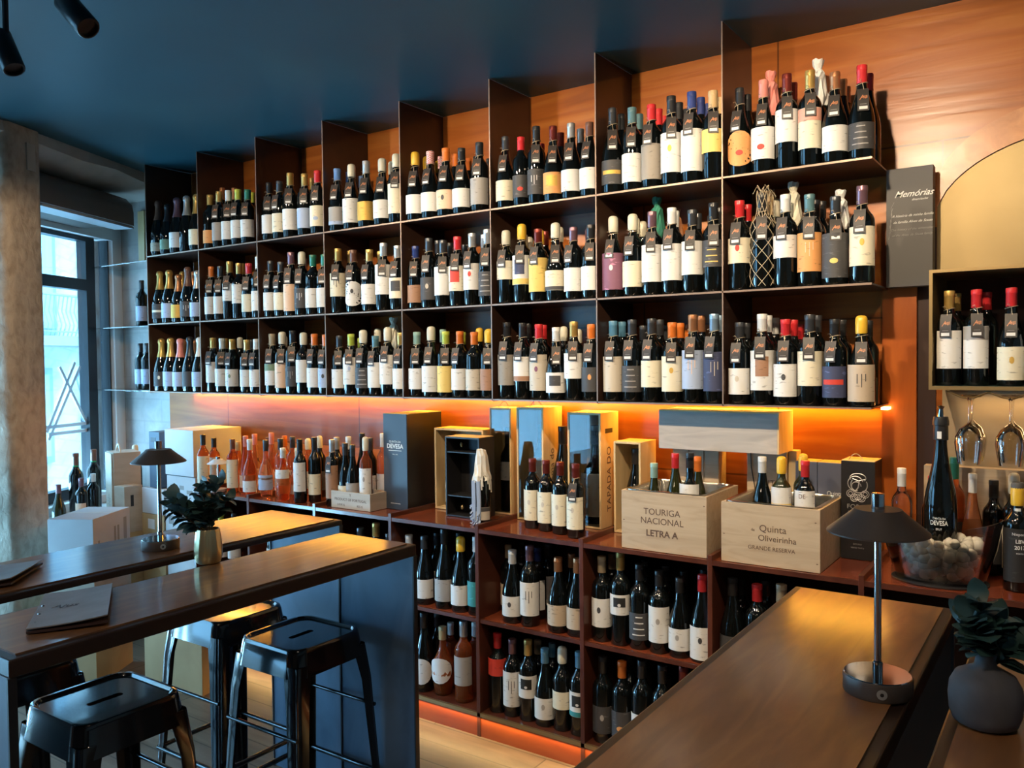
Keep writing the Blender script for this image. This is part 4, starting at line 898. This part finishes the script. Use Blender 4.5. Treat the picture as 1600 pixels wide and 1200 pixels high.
def stool(x, y, lab, rz=0):
    t = thing('bar_stool', lab, 'stool', (x, y, 0), rz, 'black metal bar stools at the narrow bar tables'); h = .76; a = .142
    def outline(s, r=.045, n=8):
        p = []
        for cx_, cy_, q in ((a-r, a-r, 0), (-a+r, a-r, 1), (-a+r, -a+r, 2), (a-r, -a+r, 3)):
            for k in range(n): t_ = PI/2*(q+k/(n-1)); p.append(((cx_+r*math.cos(t_))*s, (cy_+r*math.sin(t_))*s))
        return p
    n = 32; vs = []
    for s, z in ((1.10, h-.085), (1.095, h-.085), (1.02, h-.014), (1.0, h-.003), (.985, h), (.93, h), (.905, h-.006), (.895, h-.008), (.87, h-.008), (.80, h-.008)):
        vs += [(px_, py_, z) for px_, py_ in outline(s)]
    slot = []
    for cx_, cy_, q in ((.002, .038, 0), (-.002, .038, 1), (-.002, -.038, 2), (.002, -.038, 3)):
        for k in range(8): t_ = PI/2*(q+k/7); slot.append((cx_+.010*math.cos(t_), cy_+.010*math.sin(t_)))
    vs += [(px_, py_, h-.008) for px_, py_ in slot]; vs += [(px_, py_, h-.020) for px_, py_ in slot]
    fs = [(k*n+i, k*n+(i+1) % n, (k+1)*n+(i+1) % n, (k+1)*n+i) for k in range(11) for i in range(n)]
    MB().add(vs, fs).build('seat', M_black, t, smooth=50)
    m = MB()
    for k in range(4):
        R_ = Matrix.Rotation(k*PI/2, 4, 'Z'); prof = []
        def sec(z, cx_, w, r=.02):
            pts = [(cx_-w, cx_)]
            for i in range(5): q = PI/2*(1-i/4); pts.append((cx_-r+r*math.cos(q), cx_-r+r*math.sin(q)))
            pts.append((cx_, cx_-w)); pts.append((cx_-.003, cx_-w)); pts.append((cx_-.004, cx_-.006)); pts.append((cx_-.006, cx_-.004)); pts.append((cx_-w, cx_-.003))
            return [(p_[0], p_[1], z) for p_ in pts]
        A = sec(h-.05, .150, .062); B = sec(h-.16, .163, .050); C_ = sec(0.01, .195, .032); n2 = len(A)
        mm = MB().add(A+B+C_, [(k2*n2+i, k2*n2+(i+1) % n2, (k2+1)*n2+(i+1) % n2, (k2+1)*n2+i) for k2 in range(2) for i in range(n2)]+[tuple(range(n2)), tuple(range(2*n2, 3*n2))], 0, R_)
        lg = mm.build('leg', M_black, t, smooth=40)
        MB().box(.162, .162, 0, .197, .197, .014, 0, R_).build('rubber_foot', M_bcard, lg)
    for z, c_, r_ in ((.27, .180, .009), (.50, .170, .0065)):
        for k in range(4):
            if z > .4 and k % 2: continue
            R_ = Matrix.Rotation(k*PI/2, 4, 'Z'); MB().tube([(-c_+.004, -c_+.004, z), (c_-.004, -c_+.004, z)], r_, 8, 0, R_).build('footrest_bar' if z < .4 else 'brace', M_black, t, smooth=60)
    return t
stool(2.665, -1.80, 'glossy black metal bar stool nearest the camera, seat slot fully visible')
stool(2.70, -1.158, 'glossy black metal bar stool in front of the blued steel end panels')
stool(2.262, -1.115, 'black metal bar stool with warm light reflected on its seat under the tables')
stool(2.175, -1.82, 'black metal bar stool mostly hidden under the narrow bar tables by the column')
# menus
def menu(pts, lab, rivets):
    c = sum((Vector(p) for p in pts), Vector())/4; t = thing('menu', lab, 'menu', c)
    L_ = [Vector(p)-c for p in pts]
    def sheet(z0, z1, lift=0, off=0):
        vs = []; fs = []; n = 6
        for h_ in (z0, z1):
            for j in range(n+1):
                for i in range(n+1):
                    u, v = i/n, j/n; p = (L_[0]*(1-u)+L_[1]*u)*(1-v)+(L_[3]*(1-u)+L_[2]*u)*v
                    vs.append((p.x+off, p.y, h_+lift*(u*u+.5*(1-v)**2)*.012))
        m_ = (n+1)**2; g = lambda i, j: j*(n+1)+i
        for j in range(n):
            for i in range(n): fs += [(m_+g(i, j), m_+g(i+1, j), m_+g(i+1, j+1), m_+g(i, j+1)), (g(i, j), g(i, j+1), g(i+1, j+1), g(i+1, j))]
        for i in range(n): fs += [(g(i, 0), g(i+1, 0), m_+g(i+1, 0), m_+g(i, 0)), (g(i, n), m_+g(i, n), m_+g(i+1, n), g(i+1, n)), (g(0, i), m_+g(0, i), m_+g(0, i+1), g(0, i+1)), (g(n, i), g(n, i+1), m_+g(n, i+1), m_+g(n, i))]
        return MB().add(vs, fs)
    sheet(.0006, .006, .4).build('pages', M_leathd, t, smooth=40); sheet(.0065, .009, 1).build('cover', M_leather, t, smooth=40)
    m = MB()
    for k in range(rivets):
        p = L_[0]*.93+L_[1]*.07; q = L_[3]*.93+L_[2]*.07; w = p+(q-p)*(.16+.22*k); m.lathe([(0, 0), (.004, 0), (.003, .002), (0, .0026)], 10, 0, Matrix.Translation((w.x, w.y, .0112)))
    m.build('rivet', M_chrome, t)
    return t, L_
t, L_ = menu([(2.895, -2.100, TZ), (2.985, -1.965, TZ), (2.715, -1.800, TZ), (2.62, -1.925, TZ)], 'grey leather menu with three rivets lying on the nearer narrow bar table', 3)
lettering([('Ajus', .032, -.02, .005, .4), ('WINES', .013, .035, .005)], t, Matrix.Translation((0, 0, .0145)) @ Matrix.Rotation(math.radians(60), 4, 'Z'), M_leathd)
menu([(2.36, -2.06, TZ), (2.45, -1.93, TZ), (2.28, -1.765, TZ), (2.17, -1.87, TZ)], 'grey leather menu on the far narrow bar table near the granite column', 2)
# plants
def leaf(m, p, d, up, L_=.04, w=.016, mi=0):
    d = Vector(d).normalized(); s = d.cross(Vector(up)).normalized(); nrm = s.cross(d); p = Vector(p); vs, fs = [], []
    prof = [(0, .15), (.2, .75), (.45, 1), (.7, .85), (.9, .45), (1, .05)]
    for u, q in prof:
        c = p+d*L_*u+nrm*(.18*L_*math.sin(u*PI)); vs += [c-s*w*q-nrm*.0015*0, c+nrm*(-.10*w), c+s*w*q]
    n = len(prof)
    base = len(vs)
    vs += [v-nrm*.0006 for v in vs]
    for i in range(n-1):
        a = 3*i; fs += [(a, a+3, a+4, a+1), (a+1, a+4, a+5, a+2), (base+a, base+a+1, base+a+4, base+a+3), (base+a+1, base+a+2, base+a+5, base+a+4)]
    m.add(vs, fs, mi)
def eucalyptus(x, y, z, stems, lab, lsize, seed, vase):
    rnd = random.Random(seed); t = thing('eucalyptus_sprig', lab, 'plant', (x, y, z))
    fol, st = MB(), MB()
    for ex, ey, ez in stems:
        P = [Vector((0, 0, .004)), Vector((ex*.25, ey*.25, ez*.45)), Vector((ex*.6, ey*.6, ez*.8)), Vector((ex, ey, ez))]
        pts = []
        for i in range(11):
            u = i/10; a, b, c, d = P; pts.append(a*(1-u)**3+b*3*u*(1-u)**2+c*3*u*u*(1-u)+d*u**3)
        st.tube(pts, .0018, 6)
        for i in range(3, 11):
            dd = (pts[i]-pts[i-1]).normalized()
            for sgn in (1, -1):
                side = dd.orthogonal().normalized(); side.rotate(Matrix.Rotation(rnd.uniform(0, 2*PI), 3, dd)); 
                s = lsize*rnd.uniform(.75, 1.15); leaf(fol, pts[i], side*sgn+dd*.5+Vector((0, 0, rnd.uniform(-.3, .2))), (rnd.uniform(-.4, .4), rnd.uniform(-.4, .4), 1), s, s*.40, 1 if rnd.random() < .28 else 0)
        leaf(fol, pts[-1], dd, (0, 1, .3), lsize, lsize*.36, 0)
    fol.build('leaves', [M_leaf, M_leafp], t, smooth=60); st.build('stem', M_stem, t)
    return t
VX, VY = 2.665, -1.475
vs_ = thing('brass_vase', 'ribbed brass vase with eucalyptus on the nearer narrow bar table', 'vase', (VX, VY, TZ+.0003))
m = MB(); n = 56
prof = [(0, 0), (.030, 0), (.034, .003), (.0405, .020), (.0395, .045), (.036, .075), (.033, .098), (.0325, .102), (.030, .102), (.030, .06), (0, .06)]
vs = []
for r, z in prof:
    for i in range(n): q = r*(1+(.03 if i % 4 < 2 and .02 < z < .1 else -.0)); a = 2*PI*i/n; vs.append((q*math.cos(a), q*math.sin(a), z))
m.add(vs, [(k*n+i, k*n+(i+1) % n, (k+1)*n+(i+1) % n, (k+1)*n+i) for k in range(len(prof)-1) for i in range(n)]); m.build('vase_body', M_vase, vs_, smooth=25)
eucalyptus(VX, VY, TZ+.062, [(-.11, -.04, .12), (-.08, -.06, .10), (-.045, .02, .15), (.01, .03, .17), (.03, .04, .12), (-.10, -.02, .07), (.0, -.03, .11), (-.02, .0, .14)], 'eucalyptus sprigs with dark round leaves in the ribbed brass vase', .046, 4, None)
PX, PY = 4.678, -1.46
pv = thing('pottery_vase', 'squat matt grey pottery vase with narrow neck at the bar edge', 'vase', (PX, PY, TZ+.0003))
MB().lathe([(0, 0), (.036, 0), (.047, .006), (.052, .020), (.054, .045), (.052, .064), (.044, .080), (.028, .089), (.017, .095), (.0145, .106), (.017, .116), (.0145, .116), (.012, .105), (.012, .08), (0, .08)], 44).build('vase_body', M_clay, pv, smooth=60)
eucalyptus(PX, PY, TZ+.082, [(-.01, .01, .105), (-.03, .02, .07), (.01, .02, .075), (.045, .03, .045), (.075, .03, .05), (.0, -.01, .06), (-.02, -.01, .085)], 'dark eucalyptus sprigs in the grey pottery vase on the bar', .046, 9, None)
# ------------------------------------------------------------------ cartons and boxes by the window
def carton(x, y, z, w, d, h, rz, m, lab, marks=None, nm='wine_carton', slot=False, cat='box'):
    t = thing(nm, lab, cat, (x, y, z), rz); MB().box(0, 0, 0, w, d, h).build('carton_body', m, t, bevel=.0015)
    MB().box(w*.02, d*.47, h, w*.98, d*.53, h+.0006).build('tape', mat('clear_tape', (.62, .62, .58), .3), t)
    if marks:
        mb = MB()
        for f, u0, v0, u1, v1 in marks:
            if f == 'f': mb.box(u0*w, -.0008, v0*h, u1*w, 0, v1*h)
            else: mb.box(w, u0*d, v0*h, w+.0008, u1*d, v1*h)
        mb.build('printed_mark', M_gprint, t)
    return t
# stack of white wine cases at the window end of the cabinet
zz = 0
for i, h_ in enumerate((.31, .30, .21, .15, .28)):
    carton(.212+.004*(i % 2), -.035-.006*(i % 3), zz, .285, .34, h_-.005, 0, M_card, 'white wine case, '+('bottom', 'second', 'third', 'fourth', 'topmost')[i]+' of the stack at the end of the worktop', [('f', .12, .3, .3, .55), ('f', .45, .45, .6, .62), ('f', .7, .3, .9, .45)] if i == 2 or i == 3 else None); zz += h_
m = MB().box(0, 0, 0, .004, .26, .20)
# kraft cartons beside them
zz = 0
for i, (h_, mt) in enumerate(((.29, M_kraft), (.29, M_kraft), (.135, M_kraft), (.16, M_card))):
    carton(-.035+.005*(i % 2), -.05, zz, .235, .25, h_-.004, 0, mt, ('brown carton on the floor, lowest of the kraft stack', 'brown kraft carton, second from the floor by the white cases', 'small yellow-brown carton with white sticker below the white carton', 'small white carton, top of the kraft stack under the blue-black tube')[i], None); zz += h_
    if i in (1, 2):
        o = MB().box(.03, -.0512, zz-h_*.7, .10, -.0502, zz-h_*.25).build('sticker', M_tagw); o.parent = bpy.data.objects[[q.name for q in bpy.data.objects if q.name.startswith('wine_carton') and q.type == 'EMPTY'][-1]]; o.location = (.035-.005*(i % 2), .05, -(zz-h_)); 
t = thing('wine_tube_box', 'tall slate-blue upright wine box on the small white carton', 'box', (.035, -.035, .8765)); MB().box(0, 0, 0, .11, .11, .345).build('box_body', mat('slate_blue_card', (.06, .105, .17), .5), t, bevel=.001); MB().box(.02, -.001, .28, .075, 0, .31).build('label_plate', M_navy, t)
# wooden handled box
LZ0 = .7005
t = thing('wooden_wine_box', 'open wooden carrier box with rope handle on the window ledge', 'box', (-.365, -.085, LZ0), -.32)
open_box(MB(), .20, .16, .385, .010).build('box_body', M_tan, t, bevel=.001)
MB().box(.012, -.010, .01, .188, -.001, .38).build('front_panel', M_tan, t)
MB().tube([(.04+.12*i/10, .05, .386+.045*math.sin(PI*i/10)) for i in range(11)], .006, 8).build('rope_handle', mat('cream_rope', (.62, .58, .50), .7), t, smooth=60)
m = MB(); 
for k in range(3): m.box(.06+.0*k, -.0112, .05+.02*k, .14, -.0102, .056+.02*k)
m.box(.097, -.0112, .04, .103, -.0102, .12); m.build('printed_crest', M_gprint, t)
bottle(-.345, .10, LZ0, .395, 'b', 'iv', 'wh', label='bottle with cream and green top behind the rope-handled carrier box', glass=GB)
for i, a in enumerate([(118, 708, .28, .365, 'dk', 'gn', 'tall dark green bottle nearest the column on the window ledge'), (146, 702, .22, .365, 'dk', 'gn', 'tall dark green bottle between column-side bottle and carrier box')]):
    hp = hitw(a[0], a[1], a[2]); o = bottle(hp.x, hp.y, LZ0, max(.34, hp.z-LZ0), 'b', 'br', None, label=a[6], glass=GB, sxy=1.12)
    MB().lathe([(.0152, .232), (.0156, .233), (.0156, .246), (.0152, .247)], 16).build('green_neck_band', mat('bright_green_neck', (.02, .35, .12), .2), o)
for i, (px, py, off, c, sh, lb) in enumerate(((91, 757, .46, 'mv', 'g', 'slope-shouldered amber bottle with pale capsule against the granite column'), (127, 757, .42, 'mv', 'b', 'low bottle with pinkish capsule behind the big white carton'), (146, 756, .36, 'wh', 'b', 'low dark bottle with white capsule behind the big white carton'))):
    hp = hitw(px, py, off); z = LZ0 if hp.z-.31 < LZ0+.02 else LZ0
    bottle(hp.x, hp.y, z, .262, sh, c, 'pe' if i == 1 else None, label=lb, glass='olive_bottle_glass' if i == 0 else GB, sxy=.9)
# slim boxes with window slot between carrier and stack
t = carton(-.150, -.16, .60, .11, .12, .285, 0, M_tan, 'pale wooden wine box with narrow dark slot beside the rope-handled carrier'); MB().box(.1105, .04, .16, .1112, .06, .23).build('dark_slot', M_bcard, t)
carton(-.155, -.22, 0, .11, .24, .30, 0, M_kraft, 'brown carton on the floor under the slotted wooden box')
carton(-.155, -.22, .30, .11, .24, .298, 0, M_kraft, 'brown kraft carton stacked under the slotted wooden box', [('f', .5, .3, .55, .4), ('f', .62, .3, .68, .42), ('f', .76, .28, .82, .4)])
# large white carton in front of the ledge
A = [at(p[0], p[1], Z=.86) for p in ((74, 811), (145, 811), (192, 791))]
ang = math.atan2(A[1][1]-A[0][1], A[1][0]-A[0][0]); wW = math.hypot(*(A[1]-A[0])[:2]); dd_ = math.hypot(*(A[2]-A[1])[:2])
for i, (z, h_, mt, lb) in enumerate(((0, .29, M_kraft, 'brown carton on the floor beneath the large white wine carton'), (.29, .27, M_tan, 'pale carton directly under the large white wine carton'), (.56, .30, M_card, 'large white wine carton with printed side in front of the column'))):
    carton(A[0][0], A[0][1], z, wW, min(dd_, .36), h_-.002, ang, mt, lb, [('s', .12, .25, .16, .6), ('s', .20, .2, .28, .5), ('s', .30, .42, .38, .52), ('s', .55, .45, .60, .75), ('s', .64, .45, .69, .75), ('s', .82, .4, .90, .85)] if i == 2 else None)
carton(.90, -.62, 0, .36, .28, .30, .25, M_kraft, 'wide brown carton on the floor under the narrow bar tables')
carton(.92, -.60, .30, .34, .26, .24, .15, M_card, 'white carton on the wide brown carton under the narrow tables')
# ceiling track spots
tr = thing('track_light', 'black ceiling track rail at the top corner near the window', 'track light', (1.55, -2.05, 2.85))
MB().tube([(-1.0, -.2, .0), (1.6, .55, 0)], .014, 4).build('rail', M_bcard, tr)
def track(x, y, z, d, lab):
    t = thing('track_spotlight', lab, 'spotlight', (x, y, z)); d = Vector(d).normalized()
    q = d.to_track_quat('Z', 'Y').to_matrix().to_4x4()
    MB().lathe([(0, 0), (.030, 0), (.032, .003), (.032, .125), (.030, .128), (.026, .128), (.024, .118), (0, .118)], 28, 0, Matrix.Translation(-d*.06) @ q).build('lamp_head', mat('satin_black_metal', (.008, .009, .011), .35), t, smooth=40)
    MB().tube([(0, 0, 0), (0, 0, .05), (-.0, 0, 2.88-z)], .009, 8).build('stem', M_bcard, t)
    MB().box(-.05, -.012, 2.855-z, .05, .012, 2.879-z).build('track_adapter', M_bcard, t)
P = at(119, 22, Y=-1.75); track(P[0], P[1], P[2], (.62, .1, -.62), 'black cylindrical ceiling spotlight, the one wholly clear of the frame edge')
P = at(10, 80, Y=-1.75); track(P[0], P[1], P[2], (.40, .1, -.80), 'black cylindrical ceiling spotlight above the granite column at the frame edge')
# ------------------------------------------------------------------ beyond the rack: sign, brass arch, niche, glasses
t = thing('wine_carton', 'flat grey-brown carton sign with white handwriting between rack and brass arch', 'box', (4.222, .235, 1.888))
MB().box(0, 0, 0, .150, .055, .418).build('carton_body', M_gcard, t, bevel=.001)
lettering([('Memórias', .031, .088, .325, .5, .0003), ('dinamitadas', .011, .108, .304, .4), ('A história da minha família', .0125, .085, .250, .5), ('da família Alves de Sousa', .0125, .085, .228, .5)], t, TF(0, -.0008, 0), M_wprint)
lettering([('The history of the winemaker', .0115, .083, .202, .5), ('of the Alves de Sousa family', .0115, .083, .182, .5)], t, TF(0, -.0008, 0), M_gprint, 'grey_lettering')
m = MB()
for k in range(5): m.tube([(.008+.003*k, -.001, .17+.02*k), (.016, -.001, .20+.02*k), (.010+.004*k, -.001, .22+.02*k)], .0007, 4)
m.build('flourish', M_gprint, t)
# brass arched hood
bx0, bx1 = 4.374, 5.15
n = 26; cxa, rr_ = (bx0+bx1)/2+.06, .46
def ztop(x): return 1.945+.25+math.sqrt(max(0, rr_**2-(x-cxa)**2))*.62-.09
xs = [bx0+(bx1-bx0)*i/n for i in range(n+1)]
m = MB(); vs = []
for x in xs: vs += [(x, .322, 1.93), (x, .322, ztop(x))]
vs2 = [(x, y+.012, z) for x, y, z in vs]; N2 = len(vs)
fs = []
for i in range(n): a = 2*i; fs += [(a, a+2, a+3, a+1), (N2+a, N2+a+1, N2+a+3, N2+a+2), (a+1, a+3, N2+a+3, N2+a+1), (a, N2+a, N2+a+2, a+2)]
fs += [(0, 1, N2+1, N2), (2*n, N2+2*n, N2+2*n+1, 2*n+1)]
ob = m.add(vs+vs2, fs).build('brass_arch_panel', M_brass); tag(ob, 'tall arched brass sheet panel on the orange wood wall', 'panel')
MB().box(bx0, .300, 1.905, bx1, .334, 1.93).build('bottom_lip', M_brassd, ob, bevel=.003)
# wood arch ring around it
m = MB(); vs = []
for x in xs: vs += [(x, .314, ztop(x)+.002), (x-.0, .314, ztop(x)+.11)]
vs2 = [(x, .334, z) for x, y, z in vs]; m.add(vs+vs2, fs); ob = m.build('arch_moulding', grain('arch_orange_wood', (.42, .135, .03), (.58, .22, .055), (6, 1, 6), 3, .3, 0, 6, 1, .1)); tag(ob, 'wide curved orange wood moulding over the brass arch panel', 'moulding')
# niche shelf box
t = thing('niche_shelf', 'brass framed shelf box with four tagged bottles under the brass arch', 'shelf', (4.40, -.05, 1.535))
m = MB().box(0, 0, 0, .80, .36, .012).box(0, 0, .37, .80, .36, .38).box(0, 0, .012, .010, .36, .37).box(.79, 0, .012, .80, .36, .37); m.build('shelf_box', M_brassd, t)
MB().box(.010, .345, .012, .79, .352, .37).build('back_board', M_mahogd, t); MB().box(.010, .0, .012, .79, .345, .0125).build('green_lining', mat('dark_green_lining', (.015, .04, .03), .5), t)
for i, (x, yt, sh, cap, lab) in enumerate(((4.452, 458, 'b', 'gd', 'wh:1858'), (4.528, 452, 'b', 'rd', 'wh:1862+Ugr'), (4.622, 456, 'g', 'rd', 'cr:0640+Mgd'), (4.712, 452, 'b', 'mv', 'wh:1456+Hpe'))):
    bottle(x, .00, 1.5478, .302, sh, cap, lab, True, label=CAPC[cap][0]+'-capped tagged bottle, '+NTH[i]+' in the brass framed niche from the carton sign side', group='tagged bottles in the brass niche', sxy=.95)
for i, x in enumerate((4.462, 4.548)): bottle(x, .085+.01*i, 1.5478, .298, 'b', ('gd', 'rd')[i], None, label=('gold', 'red')[i]+'-capped bottle in the second row of the brass framed niche', sxy=.9)
# glass rack and hanging glasses
t = thing('glass_rack', 'brass wire stemware rack hanging under the niche shelf box', 'rack', (4.40, -.04, 1.50))
m = MB()
for k in range(3):
    x = .052+.112*k
    m.tube([(x-.006, 0, .032), (x+.040, 0, .012), (x+.053, 0, .010)], .0025, 6); m.tube([(x+.112+.01, 0, .032), (x+.075, 0, .012), (x+.063, 0, .010)], .0025, 6)
    m.tube([(x+.053, 0, .010), (x+.053, .24, .010)], .0025, 6); m.tube([(x+.063, 0, .010), (x+.063, .24, .010)], .0025, 6)
m.build('wire_rail', M_brassd, t, smooth=60)
def wineglass(x, y, z, lab):
    "hanging upside down from its foot at z"
    pr = [(0, 0), (.033, -.001), (.034, -.003), (.008, -.010), (.0035, -.018), (.0032, -.080), (.008, -.090), (.028, -.105), (.040, -.130), (.042, -.150), (.036, -.195), (.033, -.215), (.0325, -.215), (.0355, -.194), (.0413, -.150), (.0392, -.131), (.027, -.107), (0, -.094)]
    o = MB().lathe(pr, 28).build('wine_glass', M_wine, None, 60, (x, y, z)); return tag(o, lab, 'glass', 'wine glasses hanging under the niche')
for i, x in enumerate((4.510, 4.622, 4.734)):
    for j, y in enumerate((0.0, .095)):
        wineglass(x, y, 1.515, f"clear wine glass hanging {('first','second','third')[i]} from the pilaster, {('front','rear')[j]} one of its rail".replace('front one', 'nearer one'))
# warm backing boards and boxes behind the glasses
o = MB().box(4.395, .306, .912, 5.15, .321, 1.53).build('backing_board', grain('beige_backing_board', (.30, .22, .12), (.40, .30, .18), (1, 1, 4), 3, .5)); tag(o, 'warm beige board behind the hanging wine glasses', 'board')
t = thing('wooden_wine_box', 'pale wooden case with a brown capital letter behind the ice bucket bottles', 'box', (4.345, .250, CZ)); MB().box(0, 0, 0, .36, .052, .345).build('box_body', M_ply, t, bevel=.001)
lettering([('E', .035, .335, .285)], t, TF(0, -.0006, 0), M_print)
# ice bucket
BX, BY = 4.425, .015
t = thing('ice_bucket', 'large clear acrylic oval ice bucket filled with ice holding the magnum', 'bucket', (BX, BY, CZ))
m = MB(); n = 48; rings = [(.125, .085, 0, 0), (.132, .092, .006, 0), (.165, .108, .12, .0), (.180, .115, .200, .014), (.176, .111, .200, .014), (.160, .103, .12, 0), (.125, .086, .012, 0), (0, 0, .012, 0)]
vs = [(a*math.cos(2*PI*i/n), b*math.sin(2*PI*i/n), z+w*math.cos(4*PI*i/n)) for a, b, z, w in rings for i in range(n)]
m.add(vs, [(k*n+i, k*n+(i+1) % n, (k+1)*n+(i+1) % n, (k+1)*n+i) for k in range(len(rings)-1) for i in range(n)]); m.build('bucket_wall', M_acry, t, smooth=60)
m = MB(); m.lathe([(0, 0), (.142, 0), (.144, .004), (.140, .006), (0, .006)], 40, 0, Matrix.Diagonal((1, .78, 1, 1))); 
m.build('dark_base', M_bcard, t).location = (0, 0, .0)
rnd = random.Random(2); m = MB()
def cube(m, c, s, rnd):
    M_ = Matrix.Translation(c) @ Matrix.Rotation(rnd.uniform(0, 3), 4, 'X') @ Matrix.Rotation(rnd.uniform(0, 3), 4, 'Z'); s *= rnd.uniform(.8, 1.15)
    vs = [(.5*s*a*q(a, b, c_), .5*s*b*q(a, b, c_), .5*s*c_*q(a, b, c_)) for a, b, c_ in LAT]; m.add(vs, LATF, 0, M_)
def q(a, b, c): return 1.0/max(1e-6, (abs(a)**3.2+abs(b)**3.2+abs(c)**3.2)**(1/3.2))
LAT = []; LATF = []
for j in range(1, 6):
    for i in range(10): th_, ph = PI*j/6, 2*PI*i/10; LAT.append((math.sin(th_)*math.cos(ph), math.sin(th_)*math.sin(ph), math.cos(th_)))
LAT += [(0, 0, 1), (0, 0, -1)]
for j in range(4):
    for i in range(10): LATF.append((j*10+i, (j+1)*10+i, (j+1)*10+(i+1) % 10, j*10+(i+1) % 10))
for i in range(10): LATF += [(50, i, (i+1) % 10), (51, 40+(i+1) % 10, 40+i)]
for k in range(330):
    z = rnd.uniform(.03, .128)+(.012 if rnd.random() < .3 else 0); f = .80+(z/.12)*.22; a = rnd.uniform(0, 2*PI); r = math.sqrt(rnd.uniform(0.05, 1))
    x, y = .120*f*r*math.cos(a), .070*f*r*math.sin(a)
    if math.hypot(x+.0, y-.02) < .048 and z > .03: continue
    cube(m, (x, y, z), .034, rnd)
m.build('ice', M_ice, None, 60, (BX, BY, CZ)); tag(bpy.data.objects['ice'], 'heap of melting ice cubes in the clear bucket', 'ice', None, 'stuff')
o = bottle(BX, BY+.02, CZ+.031, .505, 'g', None, None, label='tall black sparkling magnum with silver stopper standing in the ice bucket', sxy=1.22, glass=GB, name='champagne_bottle')
MB().lathe([(.0180, .255), (.0185, .256), (.0178, .283), (.0200, .2835), (.0200, .2915), (.0175, .300), (0, .300)], 20).build('capsule', M_bcard, o, 45)
MB().lathe([(0, .298), (.009, .298), (.006, .315), (.010, .320), (0, .322)], 12).build('silver_stopper', M_chrome, o, 45)
MB().add(*patch(.0187, .258, .272, -22, 10)).build('white_seal', M_tagw, o)
def wrap_text(lines, R_, parent, m, name='lettering', rot=0.):
    mb = MB()
    for t_ in lines:
        me = textmesh(t_[0], t_[1], bold=t_[4] if len(t_) > 4 else 0)
        vs = []
        for v in me.vertices: a = -PI/2+rot+(v.co.x+t_[2])/R_; rr = R_+v.co.z; vs.append((rr*math.cos(a), rr*math.sin(a), v.co.y+t_[3]))
        mb.add(vs, [tuple(p.vertices) for p in me.polygons]); bpy.data.meshes.remove(me)
    return mb.build(name, m, parent)
wrap_text([('QUINTA DA', .006, 0, .105), ('DEVESA', .0125, 0, .096, .0002), ('BRUT', .006, 0, .084)], .0422, o, M_wprint)
# right end bottles
BACK = [
 (1409, 731, .19, 'b', 'wh', None, 'clear_glass', 'clear glass bottle with white stopper beside the mushroom lamp and ice bucket', .98),
 (1494, 745, .19, 'b', 'rd', 'dk', GB, 'dark bottle with red capsule just behind the sparkling magnum', .9),
 (1514, 716, .20, 'b', 'gn', 'dk', R1, 'amber bottle with dark green capsule behind the ice bucket', .9),
 (1524, 740, .17, 'g', 'wh', 'wh', R2, 'pale rose bottle with white neck seal behind the ice bucket rim', .8),
 (1538, 750, .19, 'b', 'dk', 'dk', GB, 'black bottle with black capsule behind the ice bucket edge', .9),
 (1557, 743, .165, 'b', 'iv', 'cr:1052', GB, 'black bottle with ivory capsule and cream label beyond the ice bucket', 1.0),
 (1597, 727, .18, 'b', 'yl', 'cr', GB, 'bottle with tall yellow capsule behind the lettered port bottle', .95)]
items = []
for a in BACK:
    P = at(a[0], a[1], Y=a[2]); items.append(dict(x=P[0], y=a[2], r=max(v for v, _ in PROF[a[3]])*min(.9, a[8]), ya=.135, yb=.245, a=a, h=min(.40, max(.25, P[2]-CZ))))
relax(items, 4.235, 4.73)
for it_ in items:
    a = it_['a']; bottle(it_['x'], it_['y'], CZ, it_['h'], a[3], a[4], a[5], False, a[6], label=a[7], sxy=min(.9, a[8]))

P = at(1590, 762, Y=.02)
o = bottle(P[0], .02, CZ, max(.27, P[2]-CZ), 'b', 'yl', 'bk:1062', label='port bottle with black label lettered in white and yellow neck seal', sxy=1.02, rot=.1)
MB().lathe([(0, .300), (.018, .300), (.018, .312), (.014, .318), (0, .318)], 16).build('stopper', M_gcard, o, 40)
MB().add(*patch(.0158, .222, .243, -30, 30)).build('white_seal', M_tagw, o)
wrap_text([('Niepoort', .0115, 0, .170), ('LBV', .015, 0, .149, .0003), ('2017', .015, 0, .131, .0003), ('PORTO', .006, 0, .114)], .0394, o, M_wprint, rot=.15)
for o in [q_ for q_ in bpy.data.objects if 'label lettered DE' in str(q_.get('label'))]:
    wrap_text([('DE', .022, -.006, .178)], .0394, o, M_print)
